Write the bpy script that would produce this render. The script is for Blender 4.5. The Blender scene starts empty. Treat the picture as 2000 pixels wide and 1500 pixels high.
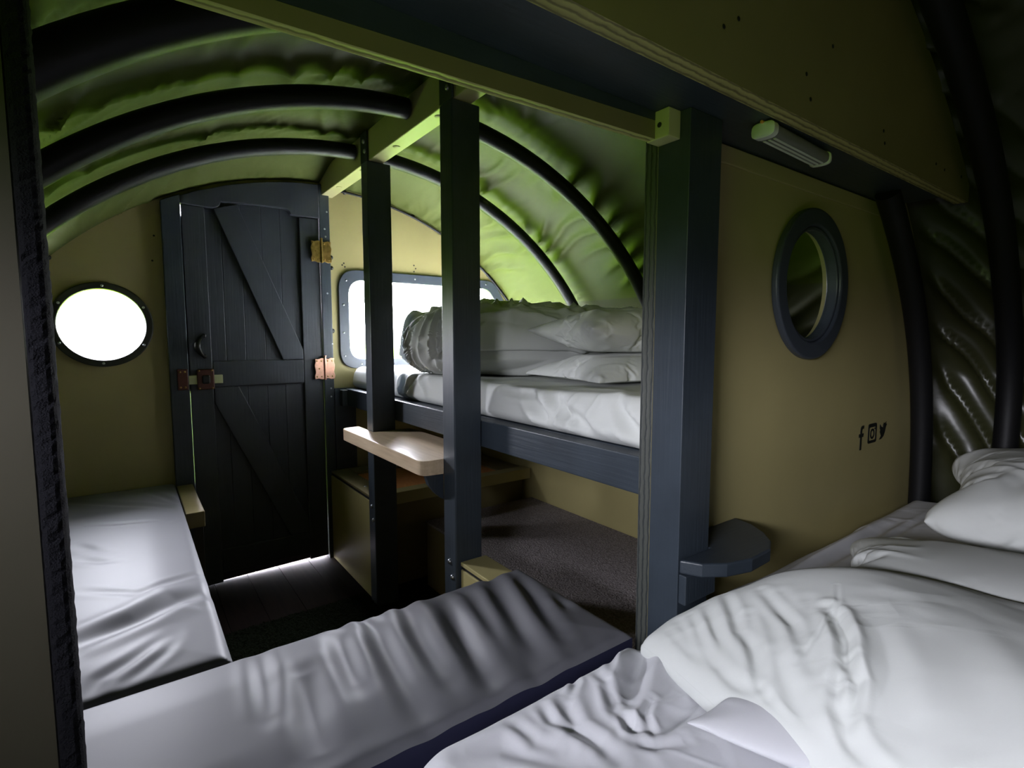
import bpy, bmesh, math, random
import numpy as np
from mathutils import Vector

sc = bpy.context.scene
col = sc.collection

# ------------------------------------------------------------------ camera, sky, exposure
cam_d = bpy.data.cameras.new('camera')
cam_d.sensor_fit = 'HORIZONTAL'
cam_d.sensor_width = 36.0
cam_d.lens = 36.0 * 1026.56 / 2000.0
cam_d.clip_start = 0.02
cam = bpy.data.objects.new('camera', cam_d)
col.objects.link(cam)
cam.location = (-0.80, -2.60, 1.09)
cam.rotation_euler = (math.radians(90 - 5.0413), math.radians(0.0), math.radians(-36.1416))
sc.camera = cam

vs = sc.view_settings
vs.view_transform = 'Standard'
vs.look = 'None'
vs.gamma = 1.0
vs.use_curve_mapping = False
vs.exposure = 0.70
cy = sc.cycles
cy.use_denoising = True
cy.max_bounces = 14
cy.diffuse_bounces = 9
cy.glossy_bounces = 5
cy.transparent_max_bounces = 12
cy.sample_clamp_indirect = 8.0
cy.caustics_reflective = False
cy.caustics_refractive = False

SKY = 125.0        # overcast sky radiance
GRASS = 16.0      # sunlit meadow seen below the horizon
world = bpy.data.worlds.new('overcast_sky')
sc.world = world
world.use_nodes = True
wn, wl = world.node_tree.nodes, world.node_tree.links
wn.clear()
w_out = wn.new('ShaderNodeOutputWorld')
w_bg = wn.new('ShaderNodeBackground')
w_tc = wn.new('ShaderNodeTexCoord')
w_sep = wn.new('ShaderNodeSeparateXYZ')
w_ramp = wn.new('ShaderNodeValToRGB')
w_map = wn.new('ShaderNodeMapRange')
wl.new(w_tc.outputs['Generated'], w_sep.inputs[0])
wl.new(w_sep.outputs['Z'], w_map.inputs['Value'])
w_map.inputs['From Min'].default_value = -1.0
w_map.inputs['From Max'].default_value = 1.0
wl.new(w_map.outputs[0], w_ramp.inputs[0])
cr = w_ramp.color_ramp
cr.elements[0].position = 0.0
cr.elements[0].color = (0.24 * GRASS / SKY, 0.46 * GRASS / SKY, 0.02 * GRASS / SKY, 1)
cr.elements[1].position = 1.0
cr.elements[1].color = (0.86, 0.87, 1.0, 1)
for pos, c in ((0.435, (0.24 * GRASS / SKY, 0.46 * GRASS / SKY, 0.02 * GRASS / SKY, 1)),
               (0.472, (6.0 / SKY, 11.0 / SKY, 1.2 / SKY, 1)), (0.494, (8.5 / SKY, 11 / SKY, 5 / SKY, 1)),
               (0.506, (16 / SKY, 16 / SKY, 16.5 / SKY, 1)), (0.56, (0.58, 0.57, 0.65, 1))):
    e = cr.elements.new(pos)
    e.color = c
wl.new(w_ramp.outputs[0], w_bg.inputs[0])
w_bg.inputs[1].default_value = SKY
wl.new(w_bg.outputs[0], w_out.inputs[0])


def portal(name, loc, sx, sy, rot):
    """Light portal in a window opening: only tells the renderer where daylight comes in."""
    d = bpy.data.lights.new(name, 'AREA')
    d.shape = 'RECTANGLE'
    d.size, d.size_y = sx, sy
    d.cycles.is_portal = True
    o = bpy.data.objects.new(name, d)
    o.location = loc
    o.rotation_euler = rot
    col.objects.link(o)


BACK_Y = -4.40
BW = (-3.00, -2.32, 1.12, 1.31)     # side window beside the bed: y0 y1 z0 z1, at x = BWX
BWX = -1.54
portal('daylight_front_window', (0.56, 0.035, 1.18), 1.06, 0.50, (math.radians(-90), 0, 0))
portal('daylight_front_porthole', (-0.872, 0.035, 1.14), 0.32, 0.32, (math.radians(-90), 0, 0))
portal('daylight_side_window', (BWX - 0.115, (BW[0] + BW[1]) / 2, (BW[2] + BW[3]) / 2), BW[3] - BW[2], BW[1] - BW[0],
       (0, math.radians(-90), 0))


# ------------------------------------------------------------------ materials
def mat(name, color, rough=0.5, spec=0.5, metallic=0.0, var=0.0, var_scale=8.0, bump=0.0, bump_scale=(40, 40, 40),
        bump_dist=0.002, color2=None, detail=4.0, coat=0.0, sheen=0.0):
    m = bpy.data.materials.new(name)
    m.use_nodes = True
    nt = m.node_tree
    b = nt.nodes['Principled BSDF']
    b.inputs['Base Color'].default_value = (*color, 1)
    b.inputs['Roughness'].default_value = rough
    b.inputs['Specular IOR Level'].default_value = spec
    b.inputs['Metallic'].default_value = metallic
    b.inputs['Coat Weight'].default_value = coat
    b.inputs['Sheen Weight'].default_value = sheen
    tc = nt.nodes.new('ShaderNodeTexCoord')
    if var or color2:
        n = nt.nodes.new('ShaderNodeTexNoise')
        mp = nt.nodes.new('ShaderNodeMapping')
        s = bump_scale if color2 else (var_scale,) * 3
        mp.inputs['Scale'].default_value = s
        n.inputs['Scale'].default_value = 1.0
        n.inputs['Detail'].default_value = detail
        nt.links.new(tc.outputs['Object'], mp.inputs[0])
        nt.links.new(mp.outputs[0], n.inputs[0])
        mx = nt.nodes.new('ShaderNodeMix')
        mx.data_type = 'RGBA'
        c2 = color2 if color2 else tuple(min(1, c * (1 + var)) for c in color)
        c1 = color if color2 else tuple(c * (1 - var) for c in color)
        mx.inputs['A'].default_value = (*c1, 1)
        mx.inputs['B'].default_value = (*c2, 1)
        rmp = nt.nodes.new('ShaderNodeMapRange')
        rmp.inputs['From Min'].default_value = 0.3
        rmp.inputs['From Max'].default_value = 0.7
        nt.links.new(n.outputs[0], rmp.inputs[0])
        nt.links.new(rmp.outputs[0], mx.inputs['Factor'])
        nt.links.new(mx.outputs['Result'], b.inputs['Base Color'])
    if bump:
        n2 = nt.nodes.new('ShaderNodeTexNoise')
        mp2 = nt.nodes.new('ShaderNodeMapping')
        mp2.inputs['Scale'].default_value = bump_scale
        n2.inputs['Scale'].default_value = 1.0
        n2.inputs['Detail'].default_value = 4.0
        nt.links.new(tc.outputs['Object'], mp2.inputs[0])
        nt.links.new(mp2.outputs[0], n2.inputs[0])
        bp = nt.nodes.new('ShaderNodeBump')
        bp.inputs['Strength'].default_value = bump
        bp.inputs['Distance'].default_value = bump_dist
        nt.links.new(n2.outputs[0], bp.inputs['Height'])
        nt.links.new(bp.outputs[0], b.inputs['Normal'])
    return m


def ply_edge(name, axis, c1=(0.46, 0.42, 0.16), c2=(0.20, 0.17, 0.065), scale=150.0):
    """Painted plywood end grain: thin layers stacked along one axis."""
    m = bpy.data.materials.new(name)
    m.use_nodes = True
    nt = m.node_tree
    b = nt.nodes['Principled BSDF']
    b.inputs['Roughness'].default_value = 0.55
    tc = nt.nodes.new('ShaderNodeTexCoord')
    mp = nt.nodes.new('ShaderNodeMapping')
    wv = nt.nodes.new('ShaderNodeTexWave')
    wv.bands_direction = axis
    wv.inputs['Scale'].default_value = scale / 6.283
    wv.inputs['Distortion'].default_value = 2.5
    wv.inputs['Detail'].default_value = 3
    wv.inputs['Detail Scale'].default_value = 1.5
    rp = nt.nodes.new('ShaderNodeMapRange')
    rp.inputs['From Min'].default_value = 0.05
    rp.inputs['From Max'].default_value = 0.45
    mx = nt.nodes.new('ShaderNodeMix')
    mx.data_type = 'RGBA'
    mx.inputs['A'].default_value = (*c2, 1)
    mx.inputs['B'].default_value = (*c1, 1)
    nt.links.new(tc.outputs['Object'], wv.inputs[0])
    nt.links.new(wv.outputs['Fac'], rp.inputs[0])
    nt.links.new(rp.outputs[0], mx.inputs['Factor'])
    nt.links.new(mx.outputs['Result'], b.inputs['Base Color'])
    bp = nt.nodes.new('ShaderNodeBump')
    bp.inputs['Strength'].default_value = 0.5
    bp.inputs['Distance'].default_value = 0.002
    nt.links.new(wv.outputs['Fac'], bp.inputs['Height'])
    nt.links.new(bp.outputs[0], b.inputs['Normal'])
    return m


NAVY = (0.030, 0.040, 0.052)
OLIVE = (0.42, 0.365, 0.165)
M = {}
M['navy_z'] = mat('charcoal_paint_grain_up', NAVY, 0.42, bump=0.35, bump_scale=(140, 140, 5), var=0.18, var_scale=9)
M['navy_y'] = mat('charcoal_paint_grain_along', NAVY, 0.42, bump=0.35, bump_scale=(140, 5, 140), var=0.18, var_scale=9)
M['navy_x'] = mat('charcoal_paint_grain_across', NAVY, 0.42, bump=0.35, bump_scale=(5, 140, 140), var=0.18, var_scale=9)
M['door'] = mat('door_paint', (0.034, 0.040, 0.050), 0.45, bump=0.3, bump_scale=(120, 120, 4), var=0.15, var_scale=7)
M['olive'] = mat('olive_wall_paint', OLIVE, 0.48, 0.35, var=0.05, var_scale=3, bump=0.06, bump_scale=(30, 30, 30))
M['olive_dark'] = mat('olive_board_paint', (0.20, 0.165, 0.075), 0.40, var=0.07, var_scale=4, bump=0.08, bump_scale=(40, 40, 40))
M['panel'] = mat('overhead_panel_paint', (0.30, 0.25, 0.115), 0.45, 0.35, var=0.08, var_scale=4)
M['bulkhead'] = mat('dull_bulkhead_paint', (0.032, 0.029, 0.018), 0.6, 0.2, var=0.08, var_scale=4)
M['beam'] = mat('beam_paint', (0.52, 0.49, 0.25), 0.45, bump=0.2, bump_scale=(120, 6, 120))
M['ply_y'] = ply_edge('plywood_edge_layers_y', 'Y')
M['ply_navy'] = ply_edge('painted_plywood_edge', 'Y', (0.06, 0.065, 0.055), (0.02, 0.024, 0.024), 170)
M['ply_z'] = ply_edge('plywood_edge_layers_z', 'Z')
M['linen'] = mat('white_cotton', (0.62, 0.635, 0.61), 0.85, 0.25, bump=0.12, bump_scale=(500, 500, 500), bump_dist=0.0006)
M['linen_cool'] = mat('white_sheet_cotton', (0.62, 0.62, 0.645), 0.85, 0.25, bump=0.12, bump_scale=(500, 500, 500), bump_dist=0.0006)
M['vinyl'] = mat('grey_vinyl', (0.125, 0.125, 0.136), 0.52, 0.35, bump=0.08, bump_scale=(700, 700, 700), bump_dist=0.0004)
M['vinyl_side'] = mat('navy_vinyl', (0.022, 0.023, 0.05), 0.45, 0.4)
M['rubber'] = mat('black_rubber', (0.006, 0.006, 0.007), 0.5, 0.32, bump=0.15, bump_scale=(90, 90, 90))
M['velcro'] = mat('black_fuzzy_edging', (0.006, 0.006, 0.008), 0.9, 0.1, bump=1.0, bump_scale=(600, 600, 600), bump_dist=0.004)
M['black'] = mat('black_gap', (0.008, 0.008, 0.009), 0.6)
M['carpet'] = mat('grey_carpet', (0.17, 0.148, 0.145), 0.95, 0.1, bump=1.0, bump_scale=(170, 170, 170), bump_dist=0.008,
                  color2=(0.36, 0.32, 0.315), detail=2)
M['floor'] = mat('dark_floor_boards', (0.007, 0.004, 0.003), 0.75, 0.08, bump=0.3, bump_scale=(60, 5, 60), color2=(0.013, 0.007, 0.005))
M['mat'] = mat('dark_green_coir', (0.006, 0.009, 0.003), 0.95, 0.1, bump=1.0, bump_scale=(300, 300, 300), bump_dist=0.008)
M['table'] = mat('varnished_birch', (0.60, 0.45, 0.29), 0.30, 0.5, bump=0.1, bump_scale=(70, 7, 70), color2=(0.76, 0.60, 0.42))
M['orange'] = mat('orange_stained_board', (0.75, 0.28, 0.08), 0.5, bump=0.25, bump_scale=(60, 60, 60), color2=(0.85, 0.40, 0.15))
M['steel'] = mat('bolt_steel', (0.45, 0.47, 0.5), 0.35, metallic=1.0)
M['brass'] = mat('aged_brass', (0.42, 0.27, 0.09), 0.38, metallic=1.0, var=0.35, var_scale=60)
M['copper'] = mat('copper_plate', (0.75, 0.42, 0.30), 0.36, metallic=1.0, var=0.12, var_scale=60)
M['brown_metal'] = mat('brown_lacquered_latch', (0.085, 0.026, 0.016), 0.38, metallic=0.3)
M['latch_bar'] = mat('cream_latch_bar', (0.55, 0.56, 0.33), 0.4)
M['iron'] = mat('dark_iron', (0.02, 0.02, 0.018), 0.4, metallic=0.6)
M['frame'] = mat('grey_window_frame', (0.048, 0.058, 0.075), 0.40, bump=0.1, bump_scale=(60, 60, 60))
M['frame_dark'] = mat('dark_olive_frame', (0.030, 0.034, 0.022), 0.42)
M['white_plastic'] = mat('white_plastic', (0.72, 0.74, 0.70), 0.35)
M['grey_plastic'] = mat('grey_lens_plastic', (0.20, 0.20, 0.19), 0.30)
M['decal'] = mat('black_sticker', (0.008, 0.010, 0.006), 0.5)
M['bounce_step'] = mat('pale_bounce_step', (0.75, 0.74, 0.70), 0.8)
M['mattress'] = mat('mattress_cloth', (0.55, 0.55, 0.55), 0.9)

# canvas: dark olive fabric, lower valance greyer
mc = bpy.data.materials.new('olive_canvas')
mc.use_nodes = True
_nt = mc.node_tree
_b = _nt.nodes['Principled BSDF']
_b.inputs['Roughness'].default_value = 0.62
_b.inputs['Specular IOR Level'].default_value = 0.30
_tc = _nt.nodes.new('ShaderNodeTexCoord')
_geo = _nt.nodes.new('ShaderNodeNewGeometry')
_sep = _nt.nodes.new('ShaderNodeSeparateXYZ')
_nt.links.new(_geo.outputs['Position'], _sep.inputs[0])
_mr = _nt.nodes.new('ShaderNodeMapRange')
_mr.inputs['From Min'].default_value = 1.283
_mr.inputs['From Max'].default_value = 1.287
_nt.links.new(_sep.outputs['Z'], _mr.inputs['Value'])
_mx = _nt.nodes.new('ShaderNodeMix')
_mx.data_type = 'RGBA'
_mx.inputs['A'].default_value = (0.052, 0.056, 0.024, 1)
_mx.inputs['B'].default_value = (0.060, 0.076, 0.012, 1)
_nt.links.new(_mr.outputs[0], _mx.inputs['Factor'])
_nt.links.new(_mx.outputs['Result'], _b.inputs['Base Color'])
_n = _nt.nodes.new('ShaderNodeTexNoise')
_n.inputs['Scale'].default_value = 26
_n.inputs['Detail'].default_value = 6
_nt.links.new(_tc.outputs['Object'], _n.inputs[0])
_bp = _nt.nodes.new('ShaderNodeBump')
_bp.inputs['Strength'].default_value = 0.12
_bp.inputs['Distance'].default_value = 0.01
_nt.links.new(_n.outputs[0], _bp.inputs['Height'])
_nt.links.new(_bp.outputs[0], _b.inputs['Normal'])
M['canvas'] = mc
M['canvas_dark'] = mat('dark_coated_canvas', (0.040, 0.042, 0.016), 0.33, 0.55, bump=0.1, bump_scale=(20, 20, 20), bump_dist=0.01)


def glass_mat(name, tint=(1, 1, 1), refl=0.07):
    m = bpy.data.materials.new(name)
    m.use_nodes = True
    nt = m.node_tree
    nt.nodes.clear()
    o = nt.nodes.new('ShaderNodeOutputMaterial')
    t = nt.nodes.new('ShaderNodeBsdfTransparent')
    t.inputs[0].default_value = (*tint, 1)
    g = nt.nodes.new('ShaderNodeBsdfGlossy')
    g.inputs['Roughness'].default_value = 0.02
    fr = nt.nodes.new('ShaderNodeFresnel')
    fr.inputs['IOR'].default_value = 1.45
    mx = nt.nodes.new('ShaderNodeMixShader')
    ge = nt.nodes.new('ShaderNodeNewGeometry')       # reflect on the outer faces only, no total internal reflection
    inv = nt.nodes.new('ShaderNodeMath')
    inv.operation = 'SUBTRACT'
    inv.inputs[0].default_value = 1.0
    mul = nt.nodes.new('ShaderNodeMath')
    mul.operation = 'MULTIPLY'
    nt.links.new(ge.outputs['Backfacing'], inv.inputs[1])
    nt.links.new(inv.outputs[0], mul.inputs[0])
    nt.links.new(fr.outputs[0], mul.inputs[1])
    nt.links.new(mul.outputs[0], mx.inputs[0])
    nt.links.new(t.outputs[0], mx.inputs[1])
    nt.links.new(g.outputs[0], mx.inputs[2])
    nt.links.new(mx.outputs[0], o.inputs[0])
    return m


M['glass'] = glass_mat('clear_acrylic', (0.97, 0.98, 0.97))


# ------------------------------------------------------------------ mesh helpers
class MB:
    """Collects vertices and faces; build() links them as one mesh object."""

    def __init__(self):
        self.v, self.f, self.mi = [], [], []

    def add(self, verts, faces, mi=0):
        o = len(self.v)
        self.v += [tuple(map(float, p)) for p in verts]
        self.f += [tuple(i + o for i in f) for f in faces]
        self.mi += [mi] * len(faces)
        return self

    def box(self, x0, x1, y0, y1, z0, z1, mi=0):
        x0, x1 = min(x0, x1), max(x0, x1)
        y0, y1 = min(y0, y1), max(y0, y1)
        z0, z1 = min(z0, z1), max(z0, z1)
        v = [(x, y, z) for z in (z0, z1) for y in (y0, y1) for x in (x0, x1)]
        return self.add(v, [(0, 2, 3, 1), (4, 5, 7, 6), (0, 1, 5, 4), (2, 6, 7, 3), (0, 4, 6, 2), (1, 3, 7, 5)], mi)

    def prism(self, pts, axis, a, b, mi=0):
        """Extrude a 2-D outline: axis 'y' takes (x,z), 'z' takes (x,y), 'x' takes (y,z)."""
        def put(p, t):
            return {'y': (p[0], t, p[1]), 'z': (p[0], p[1], t), 'x': (t, p[0], p[1])}[axis]
        n = len(pts)
        v = [put(p, a) for p in pts] + [put(p, b) for p in pts]
        f = [tuple(range(n)), tuple(range(2 * n - 1, n - 1, -1))]
        f += [(i, i + n, (i + 1) % n + n, (i + 1) % n) for i in range(n)]
        return self.add(v, f, mi)

    def tube(self, pts, r, seg=14, cap=True, mi=0):
        P = [Vector(p) for p in pts]
        n = len(P)
        rr = r if hasattr(r, '__len__') else [r] * n
        v, f = [], []
        up = None
        for i, p in enumerate(P):
            t = (P[min(i + 1, n - 1)] - P[max(i - 1, 0)]).normalized()
            if up is None:
                up = Vector((0, 1, 0)) if abs(t.y) < 0.9 else Vector((1, 0, 0))
            up = (up - t * up.dot(t)).normalized()
            s = t.cross(up)
            for k in range(seg):
                a = 2 * math.pi * k / seg
                v.append(p + (up * math.cos(a) + s * math.sin(a)) * rr[i])
        for i in range(n - 1):
            for k in range(seg):
                k2 = (k + 1) % seg
                f.append((i * seg + k, i * seg + k2, (i + 1) * seg + k2, (i + 1) * seg + k))
        if cap:
            f.append(tuple(range(seg - 1, -1, -1)))
            f.append(tuple((n - 1) * seg + k for k in range(seg)))
        return self.add(v, f, mi)

    def dome(self, c, axis, r, h, seg=14, mi=0):
        """Low dome (bolt or screw head) standing on a surface: axis is the outward normal."""
        n = Vector(axis).normalized()
        u = n.orthogonal().normalized()
        w = n.cross(u)
        c = Vector(c)
        v, f = [], []
        rings = ((1.0, 0.0), (1.0, 0.35), (0.8, 0.75), (0.4, 0.97))
        for a, b in rings:
            for k in range(seg):
                t = 2 * math.pi * k / seg
                v.append(c + (u * math.cos(t) + w * math.sin(t)) * r * a + n * h * b)
        v.append(c + n * h)
        for i in range(3):
            for k in range(seg):
                k2 = (k + 1) % seg
                f.append((i * seg + k, i * seg + k2, (i + 1) * seg + k2, (i + 1) * seg + k))
        for k in range(seg):
            f.append((3 * seg + k, 3 * seg + (k + 1) % seg, 4 * seg))
        f.append(tuple(range(seg - 1, -1, -1)))
        return self.add(v, f, mi)

    def ring(self, outer, inner, axis, a, b, mi=0):
        """Frame between two matching closed outlines, extruded."""
        def put(p, t):
            return {'y': (p[0], t, p[1]), 'z': (p[0], p[1], t), 'x': (t, p[0], p[1])}[axis]
        n = len(outer)
        v = [put(p, a) for p in outer] + [put(p, a) for p in inner] + [put(p, b) for p in outer] + [put(p, b) for p in inner]
        f = []
        for i in range(n):
            j = (i + 1) % n
            f += [(i, j, n + j, n + i), (2 * n + i, 3 * n + i, 3 * n + j, 2 * n + j),
                  (i, 2 * n + i, 2 * n + j, j), (n + i, n + j, 3 * n + j, 3 * n + i)]
        return self.add(v, f, mi)

    def grid(self, A, closed_u=False, mi=0, flip=False):
        """A: array (nu, nv, 3)."""
        nu, nv = A.shape[:2]
        f = []
        for i in range(nu if closed_u else nu - 1):
            i2 = (i + 1) % nu
            for j in range(nv - 1):
                q = (i * nv + j, i2 * nv + j, i2 * nv + j + 1, i * nv + j + 1)
                f.append(q[::-1] if flip else q)
        return self.add(A.reshape(-1, 3).tolist(), f, mi)

    def build(self, name, mats, parent=None, smooth=False, bevel=0.0, bseg=2, subsurf=0, recalc=True):
        V = np.array(self.v)
        base = Vector(((V[:, 0].min() + V[:, 0].max()) / 2, (V[:, 1].min() + V[:, 1].max()) / 2, V[:, 2].min()))
        me = bpy.data.meshes.new(name)
        me.from_pydata((V - np.array(base)).tolist(), [], self.f)
        if recalc:
            bm = bmesh.new()
            bm.from_mesh(me)
            bmesh.ops.recalc_face_normals(bm, faces=bm.faces)
            bm.to_mesh(me)
            bm.free()
        mats = mats if isinstance(mats, (list, tuple)) else [mats]
        for m in mats:
            me.materials.append(M[m] if isinstance(m, str) else m)
        if len(mats) > 1:
            me.polygons.foreach_set('material_index', self.mi)
        if smooth:
            me.polygons.foreach_set('use_smooth', [True] * len(me.polygons))
            if smooth == 'auto':
                me.set_sharp_from_angle(angle=math.radians(38))
        o = bpy.data.objects.new(name, me)
        col.objects.link(o)
        put(o, base, parent)
        if bevel:
            b = o.modifiers.new('bevel', 'BEVEL')
            b.width = bevel
            b.segments = bseg
            b.limit_method = 'ANGLE'
            b.angle_limit = math.radians(40)
            b.harden_normals = False
        if subsurf:
            s = o.modifiers.new('subsurf', 'SUBSURF')
            s.levels = subsurf
            s.render_levels = subsurf
        return o


def wloc(o):
    p = Vector(o.location)
    while o.parent:
        o = o.parent
        p = p + Vector(o.location)
    return p


def put(o, loc, parent):
    if parent is not None:
        o.parent = parent
        o.location = Vector(loc) - wloc(parent)
    else:
        o.location = loc


def tag(o, label=None, cat=None, group=None, kind=None):
    if label:
        o['label'] = label
    if cat:
        o['category'] = cat
    if group:
        o['group'] = group
    if kind:
        o['kind'] = kind
    return o


def empty(name, loc, label, cat, group=None, kind=None):
    o = bpy.data.objects.new(name, None)
    o.empty_display_size = 0.05
    o.location = loc
    col.objects.link(o)
    return tag(o, label, cat, group, kind)


def box(name, m, dims, parent=None, bevel=0.003, label=None):
    o = MB().box(*dims).build(name, m, parent, bevel=bevel)
    if label:
        o['label'] = label
    return o


def plate_with_holes(name, outer, holes, y0, y1, m, parent=None):
    """Sheet in the XZ plane with openings, given thickness along Y."""
    bm = bmesh.new()
    for loop in [outer] + holes:
        vs_ = [bm.verts.new((p[0], y0, p[1])) for p in loop]
        for i in range(len(vs_)):
            bm.edges.new((vs_[i], vs_[(i + 1) % len(vs_)]))
    bmesh.ops.triangle_fill(bm, use_beauty=True, use_dissolve=False, edges=bm.edges[:])
    ext = bmesh.ops.extrude_face_region(bm, geom=bm.faces[:])
    bmesh.ops.translate(bm, vec=(0, y1 - y0, 0), verts=[e for e in ext['geom'] if isinstance(e, bmesh.types.BMVert)])
    bmesh.ops.recalc_face_normals(bm, faces=bm.faces)
    base = Vector((sum(p[0] for p in outer) / len(outer), (y0 + y1) / 2, min(p[1] for p in outer)))
    bmesh.ops.translate(bm, vec=-base, verts=bm.verts[:])
    me = bpy.data.meshes.new(name)
    bm.to_mesh(me)
    bm.free()
    me.materials.append(M[m])
    o = bpy.data.objects.new(name, me)
    col.objects.link(o)
    put(o, base, parent)
    return o


def circle(cx, cz, rx, rz=None, n=64):
    rz = rz or rx
    return [(cx + rx * math.cos(2 * math.pi * k / n), cz + rz * math.sin(2 * math.pi * k / n)) for k in range(n)]


def round_poly(pts, radii, n=8):
    """Round each corner of a polygon."""
    out = []
    N = len(pts)
    for i, p in enumerate(pts):
        r = radii[i] if hasattr(radii, '__len__') else radii
        p = Vector(p)
        a = Vector(pts[i - 1]) - p
        b = Vector(pts[(i + 1) % N]) - p
        la, lb = a.length, b.length
        a.normalize()
        b.normalize()
        if r <= 0:
            out += [tuple(p)] * (n + 1)
            continue
        ang = a.angle(b)
        d = min(r / math.tan(ang / 2), la * 0.49, lb * 0.49)
        p0, p2 = p + a * d, p + b * d
        for k in range(n + 1):
            t = k / n
            out.append(tuple(p0 * (1 - t) ** 2 + p * 2 * t * (1 - t) + p2 * t * t))
    return out


# ------------------------------------------------------------------ noise and folds (numpy)
def _hash(ix, iy, seed):
    h = (ix * 374761393 + iy * 668265263 + seed * 974711) & 0x7fffffff
    h = ((h ^ (h >> 13)) * 1274126177) & 0x7fffffff
    return ((h ^ (h >> 16)) & 0xffff) / 65535.0


def vnoise(x, y, seed=0):
    x = np.asarray(x, float)
    y = np.asarray(y, float)
    ix, iy = np.floor(x).astype(np.int64), np.floor(y).astype(np.int64)
    fx, fy = x - ix, y - iy
    fx = fx * fx * fx * (fx * (fx * 6 - 15) + 10)
    fy = fy * fy * fy * (fy * (fy * 6 - 15) + 10)
    a, b = _hash(ix, iy, seed), _hash(ix + 1, iy, seed)
    c, d = _hash(ix, iy + 1, seed), _hash(ix + 1, iy + 1, seed)
    return (a * (1 - fx) + b * fx) * (1 - fy) + (c * (1 - fx) + d * fx) * fy - 0.5


def smooth(a, b, x):
    t = np.clip((np.asarray(x, float) - a) / (b - a), 0, 1)
    return t * t * (3 - 2 * t)


def ridged(x, y, seed=0):
    n = vnoise(x + 1.3 * vnoise(x * .7, y * .7, seed + 7), y + 1.3 * vnoise(x * .7 + 5, y * .7, seed + 9), seed)
    return 1 - np.minimum(1, np.abs(n) * 4)


def folds(X, Y, lines):
    """Sum of creases. Each line: (polyline, width, depth[, shoulder])."""
    H = np.zeros_like(X)
    for ln in lines:
        pts, w, d = ln[0], ln[1], ln[2]
        sh = ln[3] if len(ln) > 3 else 0.5
        # smooth the polyline
        P = np.array(pts, float)
        L = np.concatenate([[0], np.cumsum(np.hypot(*np.diff(P, axis=0).T))])
        best = np.full(X.shape, 1e9)
        tt = np.zeros_like(X)
        for i in range(len(P) - 1):
            a, b = P[i], P[i + 1]
            ab = b - a
            l2 = ab @ ab + 1e-12
            t = np.clip(((X - a[0]) * ab[0] + (Y - a[1]) * ab[1]) / l2, 0, 1)
            dd = np.hypot(X - a[0] - t * ab[0], Y - a[1] - t * ab[1])
            k = dd < best
            best = np.where(k, dd, best)
            tt = np.where(k, (L[i] + t * (L[i + 1] - L[i])) / L[-1], tt)
        tap = np.sin(np.pi * np.clip(tt, 0.04, 0.96)) ** 0.6
        q = best / w
        H += tap * d * (-np.exp(-q * q) + sh * np.exp(-((q - 1.9) / 0.9) ** 2))
    return H


def sim_cushion(L, W, nx, ny, pressure, frames, bend=0.12, shrink=0.0, seed=0):
    """Inflate two sewn cloth panels with the cloth solver and return vertices and faces."""
    rng = np.random.RandomState(seed)
    verts, faces, top, bot = [], [], {}, {}
    ph = rng.rand(4) * 6
    for j in range(ny + 1):
        for i in range(nx + 1):
            x, y = (i / nx - .5) * L, (j / ny - .5) * W
            edge = i in (0, nx) or j in (0, ny)
            z = 0 if edge else 0.006 + .0025 * math.sin(9 * x / L + ph[0]) * math.sin(8 * y / W + ph[1])
            top[i, j] = len(verts)
            verts.append((x, y, z))
            if edge:
                bot[i, j] = top[i, j]
            else:
                bot[i, j] = len(verts)
                verts.append((x, y, -0.006 - .0025 * math.sin(8 * x / L + ph[2]) * math.sin(9 * y / W + ph[3])))
    for j in range(ny):
        for i in range(nx):
            faces.append((top[i, j], top[i + 1, j], top[i + 1, j + 1], top[i, j + 1]))
            faces.append((bot[i, j], bot[i, j + 1], bot[i + 1, j + 1], bot[i + 1, j]))
    me = bpy.data.meshes.new('sim')
    me.from_pydata(verts, [], faces)
    ob = bpy.data.objects.new('sim', me)
    col.objects.link(ob)
    co = np.array(verts, float)
    try:
        m = ob.modifiers.new('cloth', 'CLOTH')
        s = m.settings
        s.quality = 6
        s.mass = .15
        s.tension_stiffness = s.compression_stiffness = s.shear_stiffness = 9
        s.bending_stiffness = bend
        s.use_pressure = True
        s.uniform_pressure_force = pressure
        s.shrink_min = shrink
        s.air_damping = 2
        s.effector_weights.gravity = 0
        m.collision_settings.use_collision = False
        m.point_cache.frame_start, m.point_cache.frame_end = 1, frames
        sc.frame_start, sc.frame_end = 1, frames
        for f in range(1, frames + 1):
            sc.frame_set(f)
        ev = ob.evaluated_get(bpy.context.evaluated_depsgraph_get())
        out = np.empty(len(verts) * 3)
        ev.data.vertices.foreach_get('co', out)
        out = out.reshape(-1, 3)
        if np.isfinite(out).all() and np.ptp(out[:, 2]) > 0.03:
            co = out
    except Exception as ex:
        print('cloth solver unavailable', ex)
    bpy.data.objects.remove(ob)
    if np.ptp(co[:, 2]) < 0.03:      # analytic fallback
        r = (1 - (2 * co[:, 0] / L) ** 2).clip(0) * (1 - (2 * co[:, 1] / W) ** 2).clip(0)
        co[:, 2] = np.sign(co[:, 2]) * .075 * r ** .5
    sc.frame_set(1)
    return co, faces


def from_points(name, co, faces, m, parent=None, subsurf=1):
    mb = MB()
    mb.v = [tuple(p) for p in co.tolist()]
    mb.f = [tuple(f) for f in faces]
    mb.mi = [0] * len(faces)
    return mb.build(name, m, parent, smooth=True, subsurf=subsurf, recalc=False)


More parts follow.
